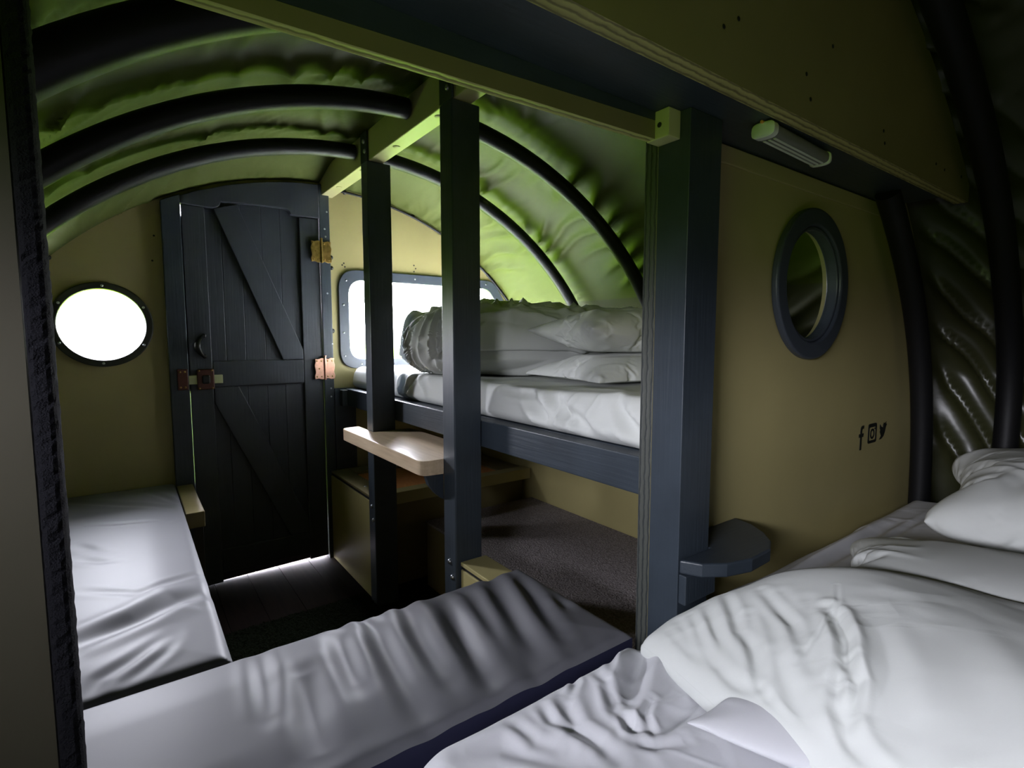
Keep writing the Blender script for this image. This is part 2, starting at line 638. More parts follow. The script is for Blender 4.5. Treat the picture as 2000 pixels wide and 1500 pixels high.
def place(co, loc, yaw, pitch=0.0, roll=0.0, scale=(1, 1, 1)):
    c = co * np.array(scale)
    def R(ax, a):
        ca, sa = math.cos(a), math.sin(a)
        return {'x': np.array([[1, 0, 0], [0, ca, -sa], [0, sa, ca]]), 'y': np.array([[ca, 0, sa], [0, 1, 0], [-sa, 0, ca]]),
                'z': np.array([[ca, -sa, 0], [sa, ca, 0], [0, 0, 1]])}[ax]
    return c @ (R('z', math.radians(yaw)) @ R('y', math.radians(pitch)) @ R('x', math.radians(roll))).T + np.array(loc)


# ------------------------------------------------------------------ barrel profile
CZ = 0.40                       # height of the barrel's axis
BED_PHI = [-40, 9.4, 18.2, 27.8, 40.3, 49.7, 58.4, 65.3, 90]
BED_R = [1.60, 1.607, 1.691, 1.681, 1.661, 1.621, 1.593, 1.582, 1.56]


def r_bed(phi):
    p = np.where(phi > 90, 180 - phi, phi)
    return np.interp(p, BED_PHI, BED_R)


def r_canvas(phi, y):
    p = np.where(phi > 90, 180 - phi, phi)
    live = 1.405 + 0.075 * smooth(0.0, 0.42, -y) + np.where(phi > 90, 0.012, 0.0) * (1 - smooth(0, .4, -y))
    bed = np.interp(p, BED_PHI, BED_R) + 0.075
    k = smooth(1.84, 1.915, -y)
    r = live * (1 - k) + bed * k
    low = np.maximum(0.35, np.cos(np.radians(np.minimum(p, 0))))
    return np.where(p < 0, r / low, r)


HOOPS = [-0.49, -0.985, -1.47]


def canvas_sheet(y0, y1, ny, nphi, phi0=-16.0, phi1=196.0, seed=3, live_amp=1.0):
    ys = np.linspace(y0, y1, ny)
    ph = np.linspace(phi0, phi1, nphi)
    PH, Y = np.meshgrid(ph, ys, indexing='ij')
    R = r_canvas(PH, Y)
    s = np.radians(PH) * 1.45
    # cloth billows between the hoops and gathers beside them
    knots = [0.0] + HOOPS + [-1.93, -2.16, -2.9, -3.6, -4.4]
    bil = np.zeros_like(Y)
    near = np.zeros_like(Y)
    for a, b in zip(knots[:-1], knots[1:]):
        t = (Y - a) / (b - a)
        ins = (t >= 0) & (t <= 1)
        bil = np.where(ins, np.sin(np.pi * np.clip(t, 0, 1)), bil)
        near = np.where(ins, np.maximum(np.exp(-np.clip(t, 0, 1) * 4), np.exp(-(1 - np.clip(t, 0, 1)) * 4)), near)
    R = R + 0.022 * bil * smooth(-5, 25, np.minimum(PH, 180 - PH))
    wob = vnoise(s * 2.2, Y * 2.6, seed) * 0.9
    slant = np.where(PH < 90, 0.30, -0.35)
    q = s / 0.105 + slant * Y / 0.105 + 2.2 * wob + 1.3 * vnoise(s * 5, Y * 4, seed + 1)
    f1 = (1 - np.abs(np.sin(np.pi * q))) ** 1.5
    amp = smooth(-0.30, 0.25, vnoise(s * 4.6 + 4, Y * 3.1, seed + 2)) * (0.42 + 0.58 * near) * live_amp
    q2 = s / 0.045 + slant * 1.3 * Y / 0.06 + 2.4 * vnoise(s * 7, Y * 6, seed + 5)
    f2 = np.sin(2 * np.pi * q2) * smooth(-0.1, 0.3, vnoise(s * 4, Y * 5 + 9, seed + 6)) * near
    top = smooth(5, 30, np.minimum(PH, 180 - PH)) * (0.55 + 0.45 * smooth(95, 70, np.minimum(PH, 180 - PH)))
    edge = smooth(0.0, 0.05, -Y)
    R = R - edge * top * (np.where(PH < 90, 0.032, 0.021) * f1 * amp + 0.004 * f2 * live_amp) + edge * 0.008 * vnoise(s * 3, Y * 4, seed + 8)
    X = R * np.cos(np.radians(PH))
    Z = CZ + R * np.sin(np.radians(PH))
    return np.stack([X, Y, Z], -1)


# ================================================================== THE SETTING
# floor boards
mb = MB()
nx = 28
for i in range(nx):
    x0 = -1.9 + 3.8 * i / nx
    mb.box(x0 + 0.0008, x0 + 3.8 / nx - 0.0008, 0.06, BACK_Y - 0.05, -0.03, 0.0)
mb.box(-1.9, 1.9, 0.06, BACK_Y - 0.05, -0.05, -0.031)
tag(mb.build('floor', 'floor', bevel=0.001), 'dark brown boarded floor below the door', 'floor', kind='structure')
tag(box('trim_1', 'bounce_step', (-0.70, 0.10, 0.07, 0.75, -0.06, -0.004)), 'pale step added outside to whiten the gap under the dark door', 'step', kind='structure')  # added outside: pale top lit by the sky so the door gap shows white

tag(box('trim_9', 'canvas_dark', (-1.14, -0.64, 0.031, 0.21, 1.335, 1.352), bevel=0.002), 'short hood added outside above the left porthole to shade the seat', 'hood', kind='structure')  # unseen hood, added to shade the wall end of the left seat
# ceiling: the canvas skin
A = canvas_sheet(0.03, -1.90, 240, 420)
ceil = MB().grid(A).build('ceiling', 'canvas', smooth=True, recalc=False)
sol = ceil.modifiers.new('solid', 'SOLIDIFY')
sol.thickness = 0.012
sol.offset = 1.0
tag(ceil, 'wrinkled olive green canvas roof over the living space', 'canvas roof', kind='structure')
B = canvas_sheet(-1.885, BACK_Y - 0.02, 420, 330, seed=21, live_amp=0.15)
# heavier, slanting creases in the bed end
PHb = np.degrees(np.arctan2(B[..., 2] - CZ, B[..., 0]))
sb = np.radians(PHb) * 1.7
Yb = B[..., 1]
qb = sb / 0.19 - 1.5 * Yb / 0.19 + 0.8 * vnoise(sb * 3, Yb * 3, 33) + 0.3 * vnoise(sb * 8, Yb * 6, 34)
fb = (1 - np.abs(np.sin(np.pi * qb))) ** 1.5 * smooth(-0.35, 0.15, vnoise(sb * 3, Yb * 4, 35))
fb = fb * smooth(1.93, 1.99, -Yb) * 0.042
dirx, dirz = np.cos(np.radians(PHb)), np.sin(np.radians(PHb))
B[..., 0] -= fb * dirx
B[..., 2] -= fb * dirz
_smb = MB().grid(B)
_bv = np.array(_smb.v)
_keep = []
for _q in _smb.f:
    _c = _bv[list(_q)].mean(0)
    if not (_c[0] < 0 and BW[0] < _c[1] < BW[1] and BW[2] < _c[2] < BW[3]):
        _keep.append(_q)
_smb.f, _smb.mi = _keep, [0] * len(_keep)
skin = _smb.build('wall_right', 'canvas_dark', smooth=True, recalc=False)
sol = skin.modifiers.new('solid', 'SOLIDIFY')
sol.thickness = 0.012
sol.offset = 1.0
tag(skin, 'dark creased canvas side around the bed', 'canvas wall', kind='structure')

# end wall with the door and two windows
RW_C, RW_R = (-0.872, 1.140), 0.158


def arch_end(n=90, extra=0.03):
    pts = []
    for k in range(n + 1):
        phi = -14 + 208 * k / n
        r = float(r_canvas(np.array(phi), np.array(0.0))) + extra
        pts.append((r * math.cos(math.radians(phi)), CZ + r * math.sin(math.radians(phi))))
    return pts


win_outer = round_poly([(0.044, 0.936), (1.165, 0.936), (1.075, 1.235), (0.955, 1.42), (0.044, 1.424)], [0.09, 0.05, 0.25, 0.10, 0.10], 10)
win_inner = round_poly([(0.094, 0.982), (1.100, 0.982), (1.030, 1.215), (0.915, 1.372), (0.094, 1.374)], [0.07, 0.04, 0.22, 0.08, 0.08], 10)
win_hole = round_poly([(0.085, 0.973), (1.112, 0.973), (1.038, 1.22), (0.922, 1.381), (0.085, 1.383)], [0.07, 0.04, 0.22, 0.08, 0.08], 10)


def arch_z(x, extra=0.0):
    lo, hi = 0.0, 180.0
    if abs(x) < 1e-6:
        x = 1e-6
    best = None
    for k in range(721):
        phi = 180.0 * k / 720
        r = float(r_canvas(np.array(phi), np.array(0.0))) + extra
        px = r * math.cos(math.radians(phi))
        if best is None or abs(px - x) < best[0]:
            best = (abs(px - x), CZ + r * math.sin(math.radians(phi)))
    return best[1]


outer = arch_end()
# the door hole opens through the bottom: build the outline with a notch
top_l, top_r = arch_z(-0.60, -0.01), arch_z(-0.04, -0.01)
plate = [p for p in outer if p[1] > 0.02]
notch = [(plate[-1][0], 0.0), (-0.625, 0.0), (-0.625, arch_z(-0.625, -0.03)), (-0.33, arch_z(-0.33, -0.025)), (-0.02, arch_z(-0.02, -0.025)),
         (-0.02, 0.0), (plate[0][0], 0.0)]
wall = plate_with_holes('wall_front', plate + notch, [win_hole, circle(*RW_C, 0.146)], 0.0, 0.03, 'olive')
tag(wall, 'olive painted end wall holding the door and bright windows', 'wall', kind='structure')
# press studs along the canvas edge and small screw holes
for (x, z) in ((0.091, 1.792), (0.45, 1.727), (0.923, 1.455), (1.10, 1.259), (0.013, 1.123), (-1.02, 1.385), (1.02, 1.37), (0.70, 1.62)):
    MB().dome((x, -0.0, z), (0, -1, 0), 0.011, 0.012).build('stud', 'iron', wall, smooth='auto')
for (x, z) in ((0.078, 1.453), (0.070, 1.444), (0.453, 1.472), (0.453, 1.44), (0.463, 1.456), (0.083, 1.436), (-0.69, 1.50), (-0.70, 1.40)):
    MB().dome((x, -0.0, z), (0, -1, 0), 0.004, 0.002, 8).build('screw_hole', 'black', wall)
# thin black piping where the canvas meets the wall (right half)
pts = []
for k in range(50):
    phi = 88 - 75 * k / 49
    r = float(r_canvas(np.array(phi), np.array(-0.01))) - 0.012
    pts.append((r * math.cos(math.radians(phi)), -0.012, CZ + r * math.sin(math.radians(phi))))
tag(MB().tube(pts, 0.006, 8).build('trim_2', 'rubber', smooth=True), 'thin black piping along the canvas edge above the front window', 'piping', kind='structure')

# front window
w1 = empty('window_1', (0.60, -0.0, 0.936), 'wide bright window with rounded grey frame behind the bunk', 'window', kind='structure')
MB().ring(win_outer, win_inner, 'y', -0.016, -0.001).build('frame', 'frame', w1, bevel=0.003)
MB().prism(win_hole, 'y', 0.012, 0.016).build('pane', 'glass', w1)
for (x, z) in ((0.067, 1.00), (0.064, 1.115), (0.066, 1.25), (0.082, 1.37), (0.18, 1.400), (0.45, 1.399), (0.72, 1.398), (0.90, 1.398), (1.01, 1.29), (0.15, 0.958), (0.42, 0.958)):
    MB().dome((x, -0.016, z), (0, -1, 0), 0.0055, 0.003, 10).build('screw', 'steel', w1, smooth='auto')
# left porthole
w2 = empty('window_2', (RW_C[0], 0.0, RW_C[1] - RW_R), 'bright round porthole left of the door above the grey seat', 'window', kind='structure')
MB().ring(circle(*RW_C, 0.163), circle(*RW_C, 0.137), 'y', -0.016, -0.001).build('frame', 'frame_dark', w2, bevel=0.004)
MB().ring(circle(*RW_C, 0.1455), circle(*RW_C, 0.1365), 'y', 0.001, 0.03).build('reveal_ring', 'white_plastic', w2)
MB().prism(circle(*RW_C, 0.137), 'y', 0.012, 0.016).build('pane', 'glass', w2)
for k in range(6):
    a = math.radians(88 + 60 * k)
    MB().dome((RW_C[0] + 0.150 * math.cos(a), -0.016, RW_C[1] + 0.150 * math.sin(a)), (0, -1, 0), 0.005, 0.003, 10).build('screw', 'steel', w2, smooth='auto')

# door frame posts
fl = arch_z(-0.664, -0.004)
jl = MB().prism([(-0.665, 0.0), (-0.5968, 0.0), (-0.5975, arch_z(-0.60, -0.012)), (-0.665, arch_z(-0.665, -0.012))], 'y', -0.034, 0.03).build('trim_3', 'navy_z', bevel=0.003)
tag(jl, 'dark grey jamb on the latch side of the door', 'door jamb', kind='structure')
MB().box(-0.640, -0.602, -0.046, -0.034, 0.872, 0.960).build('latch_keep', 'brown_metal', jl, bevel=0.003)
for (x, z) in ((-0.63, 0.948), (-0.613, 0.948), (-0.63, 0.884), (-0.613, 0.884)):
    MB().dome((x, -0.046, z), (0, -1, 0), 0.0045, 0.003, 8).build('screw', 'brass', jl)
jr = MB().prism([(-0.0425, 0.0), (0.004, 0.0), (0.004, arch_z(0.004, -0.012)), (-0.031, arch_z(-0.031, -0.012)), (-0.0425, arch_z(-0.0425, -0.012))], 'y', -0.034, 0.03).build('trim_4', 'navy_z', bevel=0.003)
tag(jr, 'dark grey jamb on the hinge side of the door', 'door jamb', kind='structure')
for (x, z) in ((-0.02, 1.60), (-0.017, 1.565), (-0.008, 1.68), (-0.012, 0.845), (-0.012, 0.805), (-0.016, 1.30), (0.0, 1.06)):
    MB().dome((x, -0.034, z), (0, -1, 0), 0.0045, 0.002, 8).build('screw', 'steel', jr)

MB().box(-0.612, -0.576, 0.0195, 0.030, 0.86, 1.595).box(-0.612, -0.576, 0.0195, 0.030, 0.0, 0.46).build('gap_light_stop', 'navy_z', jl)  # added lengths behind the latch-side gap, placed to block part of the daylight
# door leaf
door = empty('door_1', (-0.32, -0.02, 0.0), 'dark ledged and braced plank door with copper hinges', 'door', kind='structure')
DT = arch_z(-0.60, -0.02)


def door_bottom(x):
    return 0.002 + 0.013 * (x + 0.594) / 0.55


edges = [-0.594, -0.545, -0.450, -0.372, -0.290, -0.212, -0.125, -0.0435]
for a, b in zip(edges[:-1], edges[1:]):
    g = 0.0
    pts = [(a + g, door_bottom(a)), (b - g, door_bottom(b)), (b - g, min(1.74, arch_z(b, -0.03))), (a + g, min(1.74, arch_z(a, -0.03)))]
    MB().prism(pts, 'y', 0.0, 0.018).build('plank', 'door', door, bevel=0.0025)
f0, f1 = -0.020, -0.0005
MB().prism([(-0.594, door_bottom(-0.594)), (-0.506, door_bottom(-0.5)), (-0.510, 1.634), (-0.594, 1.634)], 'y', f0, f1).build('stile', 'door', door, bevel=0.003)
MB().prism([(-0.131, door_bottom(-0.13)), (-0.0435, door_bottom(-0.045)), (-0.0435, 1.645), (-0.131, 1.643)], 'y', f0, f1).build('stile', 'door', door, bevel=0.003)
MB().box(-0.5055, -0.1315, f0, f1, 0.877, 0.988).build('middle_rail', 'door', door, bevel=0.003)
MB().box(-0.5055, -0.1315, f0, f1, 0.045, 0.150).build('bottom_rail', 'door', door, bevel=0.003)
# arched top rail with a scooped lower edge
top_edge = [(x, arch_z(x, -0.016)) for x in np.linspace(-0.0435, -0.598, 24)]
low = [(-0.598, 1.636), (-0.50, 1.632), (-0.478, 1.634)]
low += [(-0.478 + 0.028 * math.sin(t), 1.634 + 0.030 * (1 - math.cos(t))) for t in np.linspace(0.2, 1.57, 6)]
low += [(-0.40, 1.666), (-0.30, 1.669), (-0.20, 1.671)]
low += [(-0.200 + 0.032 * math.sin(t), 1.646 + 0.025 * math.cos(t)) for t in np.linspace(0.1, 1.45, 6)]
low += [(-0.150, 1.645), (-0.0435, 1.646)]
MB().prism(low + top_edge, 'y', f0 - 0.012, f1).build('top_rail', 'door', door, bevel=0.003)
MB().prism([(-0.478, 1.634), (-0.385, 1.662), (-0.132, 1.035), (-0.132, 0.9885), (-0.222, 0.9885)], 'y', f0, f1).build('brace', 'door', door, bevel=0.003)
MB().prism([(-0.505, 0.8765), (-0.410, 0.8765), (-0.132, 0.215), (-0.132, 0.1505), (-0.215, 0.1505), (-0.505, 0.805)], 'y', f0, f1).build('brace', 'door', door, bevel=0.003)
for z0, z1, mname, lab in ((1.444, 1.540, 'brass', 'dark brass upper hinge'), (0.893, 0.991, 'copper', 'bright copper lower hinge')):
    pts = []
    for (cx, sgn) in ((-0.040, -1), (-0.040, 1)):
        pass
    n = 24
    lobe = []
    for k in range(n):                      # scalloped plate outline
        t = k / n
        per = t * 4
        e = int(per)
        u = per - e
        wv = 0.003 * math.sin(2 * math.pi * u * 2)
        x0h, x1h = -0.086, 0.005
        if e == 0:
            lobe.append((x0h + u * (x1h - x0h), z0 + wv))
        elif e == 1:
            lobe.append((x1h + wv, z0 + u * (z1 - z0)))
        elif e == 2:
            lobe.append((x1h - u * (x1h - x0h), z1 + wv))
        else:
            lobe.append((x0h + wv, z1 - u * (z1 - z0)))
    h = MB().prism(lobe, 'y', -0.042, -0.0345).build('hinge', mname, door, bevel=0.0012)
    h['label'] = lab
    MB().tube([(-0.040, -0.043, z0 - 0.004), (-0.040, -0.043, z1 + 0.006), (-0.040, -0.043, z1 + 0.014)], [0.006, 0.006, 0.0075], 10).build('hinge_pin', mname, h, smooth='auto')
    for (dx, dz) in ((-0.077, 0.012), (-0.056, 0.012), (-0.077, 0.086), (-0.056, 0.086), (-0.066, 0.05), (-0.027, 0.012), (-0.006, 0.012), (-0.027, 0.086), (-0.006, 0.086)):
        MB().dome((dx, -0.042, z0 + dz), (0, -1, 0), 0.004, 0.002, 8).build('screw', 'brass', h)
# two dark rings beside the upper hinge
for z in (1.475, 1.425):
    MB().dome((0.016, 0.0, z), (0, -1, 0), 0.010, 0.014).build('stud', 'iron', wall, smooth='auto')
lt = MB().box(-0.570, -0.506, -0.046, -0.0355, 0.870, 0.957).build('latch', 'brown_metal', door, bevel=0.004)
o = MB().box(-0.600, -0.473, -0.035, -0.0205, 0.894, 0.931).build('latch_bar', 'latch_bar', lt, bevel=0.002)
o['label'] = 'cream sliding latch bar'
MB().box(-0.553, -0.523, -0.060, -0.0465, 0.896, 0.932).build('latch_knob', 'black', lt, bevel=0.006)
for (x, z) in ((-0.562, 0.951), (-0.514, 0.951), (-0.562, 0.876), (-0.514, 0.876)):
    MB().dome((x, -0.046, z), (0, -1, 0), 0.004, 0.003, 8).build('screw', 'brass', lt)
pts = [(-0.538 - 0.026 * math.sin(math.pi * k / 20), -0.024 - 0.026 * math.sin(math.pi * k / 20), 1.100 - 0.092 * k / 20) for k in range(21)]
hd = MB().tube(pts, [0.0045 + 0.0085 * math.sin(math.pi * k / 20) for k in range(21)], 14).build('handle', 'iron', door, smooth=True)
MB().dome((-0.535, -0.020, 1.098), (0, -1, 0), 0.009, 0.006).build('handle_foot', 'iron', hd, smooth='auto')
MB().dome((-0.535, -0.020, 1.010), (0, -1, 0), 0.009, 0.006).build('handle_foot', 'iron', hd, smooth='auto')

# partition with porthole (olive), to the right of the big post
PW_C, PW_R = (0.665, 1.228), 0.196
wall_pts = [(0.039, 0.06)]
for k in range(40):
    phi = -12 + 70 * k / 39
    r = float(r_canvas(np.array(phi), np.array(-1.925))) + 0.05
    z = CZ + r * math.sin(math.radians(phi))
    if z < 1.70:
        wall_pts.append((r * math.cos(math.radians(phi)), z))
wall_pts.append((0.039, wall_pts[-1][1]))
part = plate_with_holes('wall_middle', wall_pts, [circle(*PW_C, 0.150)], -1.925, -1.895, 'olive')
tag(part, 'olive painted partition with a grey framed porthole beside the bed', 'wall', kind='structure')
part.data.materials.append(M['ply_navy'])
for p in part.data.polygons:
    c = p.center + part.location
    if c.x < 0.0395:
        p.material_index = 1
w3 = empty('window_3', (PW_C[0], -1.925, PW_C[1] - PW_R), 'round porthole with grey frame in the olive partition', 'window', kind='structure')
MB().ring(circle(*PW_C, 0.196, n=80), circle(*PW_C, 0.150, n=80), 'y', -1.945, -1.926).build('frame', 'frame', w3, bevel=0.006, bseg=3)
MB().ring(circle(*PW_C, 0.1495, n=80), circle(*PW_C, 0.141, n=80), 'y', -1.938, -1.908).build('inner_ring', 'frame', w3, bevel=0.003)
MB().prism(circle(*PW_C, 0.141), 'y', -1.918, -1.914).build('pane', 'glass', w3)
# batten along the top of the partition
o = MB().box(0.14, 1.17, -1.932, -1.9255, 1.462, 1.500).build('batten', 'olive', part, bevel=0.002)

# soffit box above the opening and the partition
tag(box('trim_5', 'navy_x', (-1.30, 1.165, -1.90, -2.060, 1.503, 1.525), bevel=0.002),
    'dark blue soffit board running under the overhead panel', 'soffit', kind='structure')
npts = []
for k in range(60):
    phi = 24 + 150 * k / 59
    r = float(r_canvas(np.array(phi), np.array(-2.09))) - 0.006
    z = CZ + r * math.sin(math.radians(phi))
    if z > 1.5:
        npts.append((r * math.cos(math.radians(phi)), z))
npts = [(npts[0][0], 1.5)] + npts + [(npts[-1][0], 1.5)]
nb = MB().prism(npts, 'y', -2.094, -2.061).build('trim_6', ['panel', 'ply_y'])
for p in nb.data.polygons:
    if p.normal.z < -0.9:
        p.material_index = 1
tag(nb, 'dark olive overhead panel with a raw plywood lower edge', 'overhead panel', kind='structure')
for (x, z) in ((0.02, 1.60), (-0.02, 1.575), (0.25, 1.58), (0.27, 1.54), (0.62, 1.56), (0.63, 1.535), (0.98, 1.555), (1.05, 1.552), (1.2, 1.56), (-0.25, 1.62), (0.35, 1.66)):
    MB().dome((x, -2.094, z), (0, -1, 0), 0.004, 0.0015, 8).build('screw', 'black', nb)
# strip hanging below the soffit over the opening
th = math.atan2(0.014, 0.726)
strip = MB().prism([(-1.10, 1.432), (0.036, 1.455), (0.036, 1.488), (-1.10, 1.447)], 'y', -1.945, -1.926).build('trim_7', ['olive_dark', 'ply_y'])
for p in strip.data.polygons:
    if p.normal.z < -0.7:
        p.material_index = 1
tag(strip, 'pale plywood strip hanging below the soffit over the opening', 'header strip', kind='structure')

tag(MB().prism([(-1.10, 1.4475), (0.036, 1.4885), (0.036, 1.5025), (-1.10, 1.5025)], 'y', -1.945, -1.926).build('trim_8', 'navy_x'),
    'narrow dark filler between the pale strip and the soffit', 'filler', kind='structure')
# left bulkhead with black edging
lp = [(-0.875, 0.06)]
lp += [(-0.875, 1.503)]
lp2 = []
for k in range(50):
    phi = 140 + 52 * k / 49
    r = float(r_canvas(np.array(phi), np.array(-1.93))) - 0.004
    z = CZ + r * math.sin(math.radians(phi))
    if z < 1.503:
        lp2.append((r * math.cos(math.radians(phi)), z))
lp2 = [(lp2[0][0], 1.503)] + lp2 + [(lp2[-1][0], 0.06)]
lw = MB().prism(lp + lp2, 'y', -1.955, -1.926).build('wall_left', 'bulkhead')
tag(lw, 'dim olive bulkhead panel at the left of the opening', 'wall', kind='structure')
e = MB()
rng = np.random.RandomState(4)
n = 260
prof = []
for i in range(n):
    z = 0.30 + (1.50 - 0.30) * i / (n - 1)
    row = []
    for k in range(14):
        a = 2 * math.pi * k / 14
        rr = 1 + 0.03 * rng.randn() * (1 if k in (0, 1, 2, 12, 13) else 0.3)
        row.append((-0.8650 + 0.0095 * math.copysign(abs(math.cos(a)) ** 0.6, math.cos(a)) * rr,
                    -1.9405 + 0.022 * math.copysign(abs(math.sin(a)) ** 0.6, math.sin(a)) * (1 + .05 * rng.randn()), z))
    prof.append(row)
e.grid(np.array(prof).transpose(1, 0, 2), closed_u=True)
e.build('edging', 'velcro', lw)

# back wall behind the camera, with the window that lights the bed
bo = []
for k in range(91):
    phi = -14 + 208 * k / 90
    r = float(r_canvas(np.array(phi), np.array(BACK_Y))) + 0.02
    bo.append((r * math.cos(math.radians(phi)), CZ + r * math.sin(math.radians(phi))))
bwall = plate_with_holes('wall_back', bo, [], BACK_Y - 0.03, BACK_Y, 'olive')
tag(bwall, 'olive wall at the far end of the bed, behind the viewpoint', 'wall', kind='structure')
w4 = empty('window_4', (BWX, (BW[0] + BW[1]) / 2, BW[2]), 'side window in the canvas beside the bed, left of the viewpoint', 'window', kind='structure')
def _rect(g):
    return round_poly([(BW[0] - g, BW[2] - g), (BW[1] + g, BW[2] - g), (BW[1] + g, BW[3] + g), (BW[0] - g, BW[3] + g)], 0.03 + max(g, 0), 6)
MB().ring(_rect(0.06), _rect(0.0), 'x', BWX - 0.10, BWX + 0.06).build('frame', 'frame', w4)
MB().prism(_rect(0.005), 'x', BWX - 0.012, BWX - 0.008).build('pane', 'glass', w4)


# ================================================================== HOOPS, BEAM, POSTS
def arc(phi0, phi1, rf, y, n=60):
    out = []
    for k in range(n + 1):
        p = phi0 + (phi1 - phi0) * k / n
        r = rf(p)
        out.append((r * math.cos(math.radians(p)), y, CZ + r * math.sin(math.radians(p))))
    return out


def hoop(y, side, r0, tr, label):
    if side == 'right':
        a = arc(math.degrees(math.acos(0.036 / r0)), -12, lambda p: r0 if p > 0 else r0 / max(.5, math.cos(math.radians(p))), y)
    else:
        a = arc(180 - math.degrees(math.acos(0.037 / r0)), 192, lambda p: r0 if p < 180 else r0 / max(.5, -math.cos(math.radians(p))), y)
    o = MB().tube(a, tr, 18).build('roof_hoop', 'rubber', smooth='auto')
    tag(o, label, 'hoop', 'black roof hoops')


R0 = 1.425
hoop(-0.495, 'left', R0 - 0.005, 0.029, 'black roof hoop nearest the door, on the left of the ridge beam')
hoop(-0.985, 'left', R0 - 0.005, 0.032, 'middle black roof hoop on the left of the ridge beam')
hoop(-1.485, 'left', R0 - 0.005, 0.040, 'thick black roof hoop at the upper left, closest to the viewpoint')
hoop(-0.52, 'right', R0 - 0.012, 0.028, 'black roof hoop arching over the bunk, the one nearer the window')
hoop(-1.00, 'right', R0 - 0.004, 0.030, 'black roof hoop arching over the bunk, the one nearer the big post')
T1 = [(-12, 1.40), (0, 1.405), (5.85, 1.408), (20.45, 1.445), (30.3, 1.462), (38.9, 1.462), (46, 1.458)]
pts = []
for k in range(60):
    p = -12 + 64 * k / 59
    r = float(np.interp(p, [a for a, b in T1], [b for a, b in T1])) + 0.004
    pts.append((r * math.cos(math.radians(p)), -1.990, CZ + r * math.sin(math.radians(p))))
pts = [p for p in pts if p[2] < 1.502]
k5 = np.ones(9) / 9
P = np.array(pts)
for c in (0, 2):
    P[4:-4, c] = np.convolve(P[:, c], k5, 'valid')
tag(MB().tube(P.tolist(), 0.031, 18).build('roof_hoop', 'rubber', smooth='auto'), 'black hoop tube running down beside the olive partition', 'hoop', 'black roof hoops')
ph_ = np.linspace(-12, 168, 120)
rr_ = r_bed(ph_)
for _ in range(3):
    rr_[2:-2] = np.convolve(rr_, np.ones(5) / 5, 'valid')
pts = [(r * math.cos(math.radians(p)), -2.165, CZ + r * math.sin(math.radians(p))) for p, r in zip(ph_, rr_)]
tag(MB().tube(pts, 0.034, 18).build('roof_hoop', 'rubber', smooth='auto'), 'black hoop tube at the far right, in front of the overhead panel', 'hoop', 'black roof hoops')

beam = MB().box(-0.030, 0.030, -0.002, -1.925, 1.755, 1.865).build('ridge_beam', 'beam', bevel=0.003)
tag(beam, 'long cream ridge beam running from the door to the header strip', 'beam')
for y in (-1.135, -0.825, -0.209, -1.50, -0.50):
    MB().dome((-0.004, y, 1.755), (0, 0, -1), 0.013, 0.004).build('plug', 'beam', beam, smooth='auto')


def post(x0, x1, y0, y1, top, lap_top, bolts, label):
    o = MB().box(x0, x1, y0, y1, 0.0, top).build('timber_post', 'navy_z', bevel=0.004)
    tag(o, label, 'post', 'ridge posts')
    MB().box(x0, -0.0305, y0, y1, top - 0.0, lap_top).build('lap_joint', 'navy_z', o, bevel=0.002)
    for (y, z) in bolts:
        MB().dome((x0, y, z), (-1, 0, 0), 0.0085, 0.007).build('bolt', 'steel', o, smooth='auto')
    return o


post(-0.038, 0.055, -1.272, -1.200, 1.754, 1.862, ((-1.236, 0.410), (-1.252, 0.366), (-1.250, 1.788)),
     'dark timber post under the ridge beam, the nearer of the two at the table')
post(-0.038, 0.057, -0.632, -0.568, 1.754, 1.862, ((-0.606, 0.416), (-0.618, 0.362), (-0.606, 1.828), (-0.616, 1.790)),
     'dark timber post under the ridge beam, the one farther away by the door')

bp_ = MB().box(0.0392, 0.138, -1.996, -1.9252, 0.0, 1.5025).build('timber_post', 'navy_z', bevel=0.0012)
tag(bp_, 'broad dark timber post at the end of the olive partition', 'post')
cb = MB().box(0.004, 0.0388, -1.975, -1.9255, 1.452, 1.5025).build('corner_block', 'beam', bevel=0.002)
tag(cb, 'small cream corner block at the top of the broad post', 'block')
MB().dome((0.0039, -1.955, 1.476), (-1, 0, 0), 0.005, 0.002, 8).build('screw', 'black', cb)

